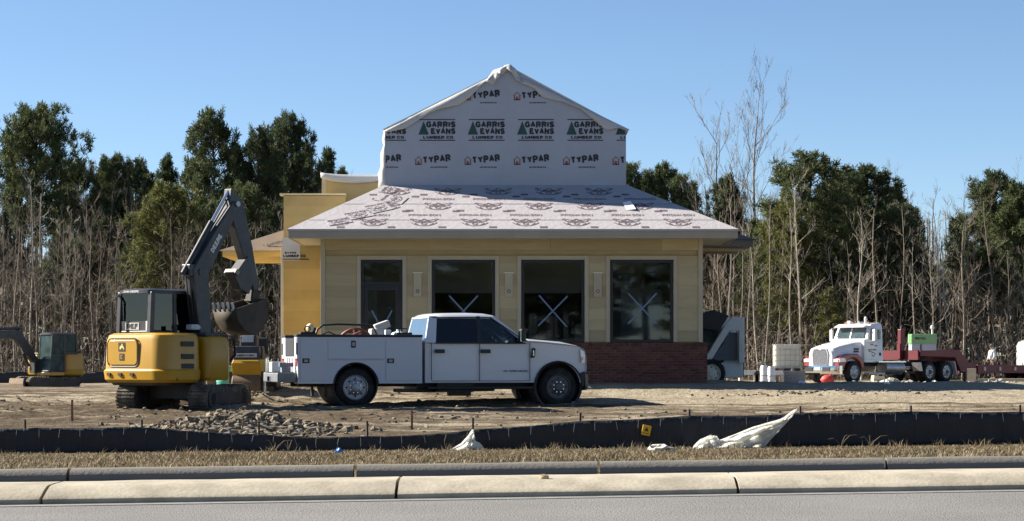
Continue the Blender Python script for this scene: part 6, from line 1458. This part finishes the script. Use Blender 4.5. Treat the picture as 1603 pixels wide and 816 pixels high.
# enclosed cargo trailer at the edge of the view
cy_ = 114.6; cx_ = PX(1597, cy_); 
ct = thing('cargo_trailer', 'white enclosed cargo trailer parked past the worker', 'trailer', (cx_, cy_, gz(cx_, cy_)-.02), 0)
sec = []
MB().prism([(0,.45), (0,1.85), (.10,2.05), (.35,2.15), (3.6,2.15), (3.6,.45)], 'y', -.9, .9).build('box', m_twhite, ct, bevel=.04); MB().box(-.02,3.62,-.915,-.902,1.78,1.84).build('trim_strip', m_rim, ct); MB().box(.1,3.5,-.6,.6,.36,.44).build('frame', m_blk, ct)
for s in (-1, 1): wheel(ct, 2.0, s*.80, .33, .2, s, m_rim, lugs=5)
MB().cyl((2.0,-.75,.33), (2.0,.75,.33), .05).build('axle', m_blk, ct); MB().box(1.2,1.9,-.912,-.9,.6,1.75).build('side_door', m_twhite, ct); MB().box(-.9,.1,-.05,.05,.40,.48).box(-.85,-.78,-.05,.05,0,.42).build('drawbar', m_blk, ct)
# worker
def person(loc, rz):
    root = thing('person', 'worker in a pale grey hooded top standing behind the red trailer', 'person', loc, rz)
    J = {'pel': (0,0,.93), 'wai': (.02,0,1.08), 'che': (.05,0,1.30), 'nec': (.07,0,1.49), 'hd0': (.08,0,1.57), 'hd1': (.10,0,1.70)}
    def skin(name, verts, edges, rad, m, lev=2, parent=root):
        me = bpy.data.meshes.new(name); me.from_pydata(verts, edges, []); o = bpy.data.objects.new(name, me); col.objects.link(o); o.parent = parent; me.materials.append(m)
        sk_ = o.modifiers.new('skin', 'SKIN'); sk_.use_smooth_shade = True
        bm = bmesh.new(); bm.from_mesh(me); ly_ = bm.verts.layers.skin.verify()
        for i, v in enumerate(bm.verts): v[ly_].radius = rad[i]; v[ly_].use_root = (i == 0)
        bm.to_mesh(me); bm.free()
        o.modifiers.new('sub', 'SUBSURF').levels = lev; o.modifiers['sub'].render_levels = lev
        return o
    V = [J['pel'], J['wai'], J['che'], J['nec'], J['hd0'], J['hd1'],
         (.05,.17,1.42), (.06,.24,1.16), (.20,.20,.98), (.25,.18,.93), (.05,-.17,1.42), (.08,-.24,1.16), (.22,-.18,1.00), (.27,-.16,.96),
         (.0,.10,.88), (.05,.11,.50), (.0,.12,.10), (.14,.13,.05), (.0,-.10,.88), (.02,-.11,.50), (-.05,-.12,.10), (.09,-.13,.05)]
    E = [(0,1),(1,2),(2,3),(3,4),(4,5),(2,6),(6,7),(7,8),(8,9),(2,10),(10,11),(11,12),(12,13),(0,14),(14,15),(15,16),(16,17),(0,18),(18,19),(19,20),(20,21)]
    rd = [(.16,.19),(.15,.18),(.15,.20),(.06,.06),(.085,.08),(.095,.085),(.075,.075),(.055,.055),(.042,.042),(.035,.035),(.075,.075),(.055,.055),(.042,.042),(.035,.035),(.10,.10),(.07,.07),(.05,.05),(.045,.05),(.10,.10),(.07,.07),(.05,.05),(.045,.05)]
    skin('body', V, E, rd, mat('worker_skin', (.42,.26,.18), var=.08))
    ht = [(.05,0,.96),(.03,0,1.08),(.05,0,1.30),(.06,0,1.46),(.05,.17,1.42),(.06,.24,1.16),(.19,.205,1.0),(.05,-.17,1.42),(.08,-.24,1.16),(.21,-.185,1.02)]
    skin('hooded_top', ht, [(0,1),(1,2),(2,3),(2,4),(4,5),(5,6),(2,7),(7,8),(8,9)], [(.19,.22),(.18,.22),(.18,.24),(.10,.11),(.10,.10),(.075,.075),(.06,.06),(.10,.10),(.075,.075),(.06,.06)], mat('grey_fleece', (.48,.49,.51), rough=.95, var=.08))
    skin('hood', [(-.02,0,1.46),(-.04,0,1.54),(.0,0,1.60)], [(0,1),(1,2)], [(.09,.12),(.08,.10),(.05,.06)], mat('grey_fleece', (.48,.49,.51)))
    for s in (-1, 1):
        a = 14 if s > 0 else 18
        skin('trouser_leg', [(.01,0,.96), V[a], V[a+1], (V[a+2][0], V[a+2][1], .13)], [(0,1),(1,2),(2,3)], [(.14,.15),(.115,.115),(.09,.09),(.075,.075)], mat('work_trousers', (.10,.09,.08), rough=.95, var=.2))
        fx = V[a+2]; MB().loft([[(fx[0]-.10,fx[1]-.05,0), (fx[0]+.18,fx[1]-.05,0), (fx[0]+.18,fx[1]+.05,0), (fx[0]-.10,fx[1]+.05,0)], [(fx[0]-.09,fx[1]-.05,.10), (fx[0]+.08,fx[1]-.05,.11), (fx[0]+.08,fx[1]+.05,.11), (fx[0]-.09,fx[1]+.05,.10)]]).build('boot', m_blk, root, bevel=.03, seg=3)
        hx, hy_, hz_ = (.25,.18,.93) if s > 0 else (.27,-.16,.96)
        for k in range(5):
            yy = hy_ + (-.035+.0175*k) if k else hy_ - .045*s
            L_ = (.05,.075,.085,.08,.06)[k]
            skin('finger', [(hx, yy, hz_), (hx+L_*.5, yy, hz_-.01), (hx+L_*.85, yy, hz_-.035)], [(0,1),(1,2)], [(.009,.009),(.009,.009),(.007,.007)], mat('worker_skin', (.42,.26,.18)), 1)
    hd = MB().ball((.10,0,1.66), (.098,.08,.118), 16, 12).build('head', mat('worker_skin', (.42,.26,.18)), root, smooth=True, ang=80)
    MB().prism([(.185,1.655), (.225,1.63), (.19,1.622)], 'y', -.014, .014).build('nose', mat('worker_skin', (.42,.26,.18)), hd)
    for s in (-1, 1):
        MB().ball((.183,s*.033,1.672), (.012,.014,.009), 8, 6).build('eye', m_blk, hd); MB().ball((.09,s*.082,1.655), (.02,.012,.03), 8, 6).build('ear', mat('worker_skin', (.42,.26,.18)), hd)
    MB().box(.183,.192,-.024,.024,1.598,1.606).build('mouth', mat('lips', (.30,.13,.10), var=.1), hd)
    q = MB(); q.ball((.095,0,1.70), (.112,.092,.095), 16, 10).box(.16,.27,-.06,.06,1.70,1.712); q.build('cap', mat('dark_cap', (.08,.08,.08), var=.2), root, smooth=True, ang=40)
    return root
wy = 114.5; wx_ = PX(1555, wy); pp_ = person((wx_, wy, gz(wx_, wy)-.005), R(200)); pp_.scale = (1.07,)*3
# rubble and oddments
rg = random.Random(23)
def heap(name, label, cat, px, y, n, spread, rmax, mats):
    x = PX(px, y); r = thing(name, label, cat, (x, y, gz(x, y)-.03), 0)
    for i in range(n):
        dx, dy = rg.gauss(0, spread), rg.gauss(0, .3); s = rg.uniform(.35,1)*rmax; hgt = max(0, .45*rmax*(2.2-abs(dx)/spread*1.1))
        q = MB(); q.obox((dx, dy, s*.3 + hgt*rg.random()), (s*rg.uniform(.8,1.8), s*rg.uniform(.6,1.1), s*rg.uniform(.4,.9)), (rg.uniform(-.5,.5), rg.uniform(-.5,.5), rg.uniform(0,3)))
        q.build('chunk', rg.choice(mats), r, bevel=.015)
    return r
m_foam = mat('foam', (.70,.67,.58), var=.1); m_rubb = mat('rubble', (.42,.40,.36), var=.2, bump=.4)
heap('rubble_heap', 'pale heap of broken concrete and foam under the tractor tank', 'rubble', 1398, 97, 46, .62, .22, [m_rubb, m_rubb, m_foam, m_conc2])
heap('debris_heap', 'scattered pale offcuts in front of the tractor steer wheel', 'debris', 1345, 98, 12, .5, .14, [m_rubb, m_foam])
heap('debris_heap', 'low row of pale offcuts below the trailer deck', 'debris', 1560, 100, 22, 1.0, .16, [m_foam, m_stud, m_rubb])
heap('debris_heap', 'few pale scraps beside the tandem wheels', 'debris', 1462, 99, 5, .5, .13, [m_foam, m_sbl])
y = 97.5; x = PX(1374, y); fbx = thing('foam_block', 'cream foam block leaning on the rubble heap', 'block', (x, y, gz(x, y)-.02), .3)
MB().obox((0,0,.20), (.55,.3,.36), (0,.12,0)).build('block', mat('cream_foam', (.74,.64,.38), var=.08), fbx, bevel=.02); MB().box(-.28,.28,-.155,-.151,.18,.22).build('strap', m_gap, fbx)
y = 99.5; x = PX(1296, y); rb_ = thing('red_bag', 'slumped bright red sack below the tractor bumper', 'bag', (x, y, gz(x, y)-.02), 0)
MB().ball((0,0,.18), (.33,.22,.22), 14, 8, 0, .10, rg).build('sack', mat('red_sack', (.55,.05,.04), rough=.6, var=.15), rb_, smooth=True, ang=70); MB().tube([(.1,0,.34), (.12,0,.42), (.16,.02,.45)], [.05,.02,.04], 8).build('neck', mat('red_sack', (.55,.05,.04)), rb_)
y = 104.0; x = PX(1521, y); wb = thing('plywood_offcut', 'pale plywood sheet leaning under the trailer neck', 'board', (x, y, gz(x, y)-.02), -.2)
MB().obox((0,0,.36), (.42,.02,.74), (.25,.0,0)).build('sheet', m_stud, wb); MB().box(-.3,.3,.1,.16,0,.05).build('batten', m_stud, wb)
y = 106.0; x = PX(1572, y); lb_ = thing('lumber_pile', 'low pile of pale lumber beyond the trailer deck', 'lumber', (x, y, gz(x, y)-.01), 0)
for j in range(9): MB().box(-1.4+rg.uniform(-.1,.1), 1.4+rg.uniform(-.1,.1), -.3+.19*(j % 3), -.13+.19*(j % 3), .02+.06*(j//3), .075+.06*(j//3)).build('plank', m_stud, lb_)
for k, (px, py, y, lb) in enumerate(((1256, 605, 54.2, 'white paper scrap lying in the building shadow by the tractor nose'), (1390, 613, 53.0, 'white paper scrap lying in the building shadow below the rubble'))):
    x = PX(px, y); z = gz(x, y); o = thing('paper_scrap', lb, 'litter', (x, y, z), .3*k)
    q = MB(); q.sheet([[(-.09+.06*i, .05*j, .015+.03*((i+j) % 2)+.02*j) for i in range(4)] for j in range(3)]); q.build('scrap', m_sbl, o, fix=False, solid=.003)
# background silt fence on the left
def silt_fence(name, label, pts, hs, posts, post_h, strings=True, slack=None):
    x0_, y0_ = pts[0]; root = thing(name, label, 'fence', (x0_, y0_, 0), 0)
    n = len(pts); q = MB(); rows = [[] for _ in range(6)]
    for i, (x, y) in enumerate(pts):
        zb_ = gz(x, y)-.04; h = hs[i]; 
        for k in range(6):
            t = k/5; w_ = .012*math.sin(i*1.9+k) + .03*math.sin(t*math.pi)*mnoise.noise((x*1.2, t*2, 3))
            rows[k].append((x-x0_, y-y0_ - .02 + w_, zb_ + (h+.04)*t))
    q.sheet(rows); q.build('fabric', m_fab, root, smooth=True, fix=False, ang=80, solid=.004)
    for (x, y, h) in posts:
        z = gz(x, y); q = MB(); q.obox((x-x0_, y-y0_+.02, z+h/2-.1), (.028,.028,h+.2), (0, rg.uniform(-.03,.03), rg.uniform(0,.5))); q.build('post', m_post, root)
    return root
m_fab = mat('black_geotextile', (.013,.014,.017), rough=.6, var=.25, scale=1.5, stretch=(3,1,.5), bump=.2, bscale=12)
m_post = mat('dark_stake', (.06,.045,.035), rough=.9, var=.25, scale=5)
FYs = lambda x: 30.05 + .02*x
# top edge traced: pixel column -> pixel row of the fabric top
topt = [(-420,670),(-160,670),(0,671),(200,668),(330,676),(470,684),(600,683),(700,677),(800,668),(900,660),(1000,655),(1080,651),(1200,649),(1300,646),(1450,644),(1603,645),(2040,646)]
fp = []; fh = []
px = -420
while px <= 2040:
    y = FYs(PX(px, 30)); x = PX(px, y); fp.append((x, y)); 
    for (a, va), (b, vb) in zip(topt, topt[1:]):
        if a <= px <= b: ty2 = va + (vb-va)*(px-a)/(b-a)
    sag = 1.5*abs(math.sin((px-60)/170*math.pi)); fh.append(PZ(ty2+sag-.5, y) - gz(x, y)); px += 12
posts = []
for px, ptop in ((-400,656),(-265,655),(-130,655),(39,657),(222,657),(405,660),(575,659),(740,654),(908,646),(1080,641),(1253,636),(1427,635),(1597,634),(1760,634),(1925,634),(2035,634)):
    y = FYs(PX(px, 30)); x = PX(px, y); posts.append((x, y, PZ(ptop, y)-gz(x, y)))
sf = silt_fence('silt_fence', 'long black silt fence with wooden stakes along the dry verge', fp, fh, posts, .6)
# pale weave stripes of the fabric
q = MB(); px = -140
m_thr = mat('fabric_thread', (.028,.029,.034), var=.2)
for k in range(56):
    px = -140 + k*33.5; y = FYs(PX(px, 30)); x = PX(px, y); z = gz(x, y); 
    for (a, va), (b, vb) in zip(topt, topt[1:]):
        if a <= px <= b: hh = PZ(va + (vb-va)*(px-a)/(b-a), y) - z
    o = MB().tube([(x-fp[0][0]+.01*math.sin(k), y-fp[0][1]-.075, z-.02), (x-fp[0][0]+.02*math.cos(k*2.1), y-fp[0][1]-.075, z+hh*.5), (x-fp[0][0]+.015*math.sin(k*1.3), y-fp[0][1]-.06, z+hh*.95)], .004, 4).build('seam', m_thr, sf)
bp2 = []; bh2 = []; ps2 = []
for i in range(34):
    x = PX(-30 + i*7, 108); bp2.append((x, 108.0)); bh2.append(.55 + .03*math.sin(i))
for i in range(0, 34, 5): ps2.append((bp2[i][0], 108.0, .75))
silt_fence('silt_fence', 'short black silt fence at the foot of the wood beyond the small excavator', bp2, bh2, ps2, .7)
# ---- plastic sheets caught on the fence
m_film = mat('clear_film', (.90,.90,.86), rough=.3, var=.06, trans=.6, coat=.2)
def film(name, label, rows_px, ydist, nm='sheet', amp=.05):
    x0_ = PX(rows_px[-1][0][0], ydist); root = thing(name, label, 'plastic sheet', (x0_, ydist, gz(x0_, ydist)), 0); z0 = root.location.z
    R_ = []
    m_ = max(len(r) for r in rows_px); n_ = 16
    def at(r, t):
        f = t*(len(r)-1); i = min(len(r)-2, int(f)); f -= i; return (r[i][0]+(r[i+1][0]-r[i][0])*f, r[i][1]+(r[i+1][1]-r[i][1])*f)
    for j in range((len(rows_px)-1)*5+1):
        u = j/5; a = min(len(rows_px)-2, int(u)); f = u-a; row = []
        for i in range(n_+1):
            t = i/n_; p = at(rows_px[a], t); q_ = at(rows_px[a+1], t); px = p[0]+(q_[0]-p[0])*f; py = p[1]+(q_[1]-p[1])*f
            y = ydist - .06 - amp*(.5+.5*math.sin(t*13+u*1.7)) - amp*1.2*mnoise.noise((t*5, u*2, 1)) - .03*u
            row.append((PX(px, y)-x0_, y-ydist, PZ(py, y)-z0))
        R_.append(row)
    q = MB(); q.sheet(R_); q.build(nm, m_film, root, smooth=True, fix=False, ang=80, solid=.003); return root
film('plastic_sheet', 'crumpled clear plastic sheet bunched at a fence stake like a tent', [[(739,672),(742,673)], [(731,684),(738,681),(744,690)], [(722,694),(738,697),(752,694)], [(698,708),(728,711),(764,711)]], 29.95)
film('plastic_sheet', 'long twisted white plastic sheet blown over the silt fence', [[(1248,638),(1249,642)], [(1222,656),(1234,659)], [(1180,668),(1196,676),(1222,672)], [(1140,684),(1172,692),(1205,690)], [(1105,697),(1150,702),(1196,701)], [(1084,703),(1120,705),(1190,704)]], 29.9, amp=.09)
film('plastic_sheet', 'small balled end of white plastic in the grass by the twisted sheet', [[(1112,681),(1122,683)], [(1096,688),(1112,688),(1127,690)], [(1086,698),(1108,698),(1124,697)], [(1084,704),(1106,706),(1122,705)]], 29.75, amp=.10)
# yellow warning tag on the fence
y = FYs(1.9)-.10; x = PX(1012, y); z = PZ(674, y)
yt = thing('warning_tag', 'small yellow-orange warning tag stuck on the black silt fence', 'tag', (x, y, z), 0); yt.rotation_euler = (0, R(12), 0)
MB().box(-.06,.06,0,.09,-.07,.07).build('card', mat('yellow_card', (.75,.42,.02), rough=.5, var=.05), yt, bevel=.004)
q = MB(); put_text(q, ([(-.03,-.025),(.03,-.025),(0,.03)], [(0,1,2)]), (.0,-.003,.015), (1,0,0), (0,0,1)); put_text(q, text_geo('CAUTION', .085, .016, .01), (0,-.003,-.04), (1,0,0), (0,0,1)); q.build('print', m_blk, yt, fix=False)
# litter on the verge and kerb
y = 28.6; x = PX(531, y); o = thing('blue_scrap', 'crumpled bright blue plastic scrap in the dry grass', 'litter', (x, y, gz(x, y)-.01), 0)
q = MB(); q.ball((0,0,.035), (.06,.05,.05), 8, 6, 0, .35, rg); q.build('scrap', mat('blue_plastic', (.03,.18,.55), rough=.4, var=.1), o)
y = 28.2; x = PX(1030, y); o = thing('foam_scrap', 'cream foam scrap lying flat in the dry grass', 'litter', (x, y, gz(x, y)), 0)
q = MB(); q.ball((0,0,.05), (.13,.08,.05), 10, 6, 0, .3, rg).ball((.16,.02,.03), (.09,.06,.03), 8, 5, 0, .3, rg); q.build('scrap', m_foam, o)
y = 19.58 + RM*.28; x = PX(852, y); o = thing('stone', 'tan stone lying on the pale median kerb', 'stone', (x, y, roadz(x)+.147), 0)
q = MB(); q.ball((0,0,.012), (.045,.03,.028), 9, 6, 0, .2, rg); q.build('stone', mat('tan_stone', (.42,.32,.18), var=.2, bump=.4), o, smooth=True, ang=50)
for px, pt_, pb, y, lb in ((645, 643, 681, 34.5, 'thin red-brown survey stake behind the fence, below the pickup'), (113, 626, 656, 37.5, 'thin brown survey stake in the mud near the excavator')):
    x = PX(px, y); z = gz(x, y); o = thing('survey_stake', lb, 'stake', (x, y, z-.08), 0); h = PZ(pt_, y)-z+.08
    MB().box(-.018,.018,-.008,.008,0,h).build('stake', mat('stake_red', (.22,.10,.06), var=.2), o); MB().box(-.02,.02,-.011,-.0085,h*.8,h*.92).build('ribbon', mat('stake_ribbon', (.45,.16,.10), var=.1), o)
# small worn crack patches, weeds along the far kerb
rg2 = random.Random(51)
for k in range(5):
    px = rg2.uniform(60, 1580); y = 29.9; x = PX(px, y); o = thing('weed', 'dry bent weed stalk against the black silt fence', 'plant', (x, y-.05, gz(x, y-.05)-.02), 0, 'weeds along the silt fence')
    for j in range(rg2.randint(2, 4)):
        a = rg2.uniform(-1,1); L_ = rg2.uniform(.10,.2); MB().tube([(0,0,0), (a*.05,-.02,L_*.5), (a*.14,-.03,L_*.9), (a*.24,-.03,L_*(.95 if j else .8))], [.005,.004,.003,.002], 4).build('stalk', gcols[0], o)
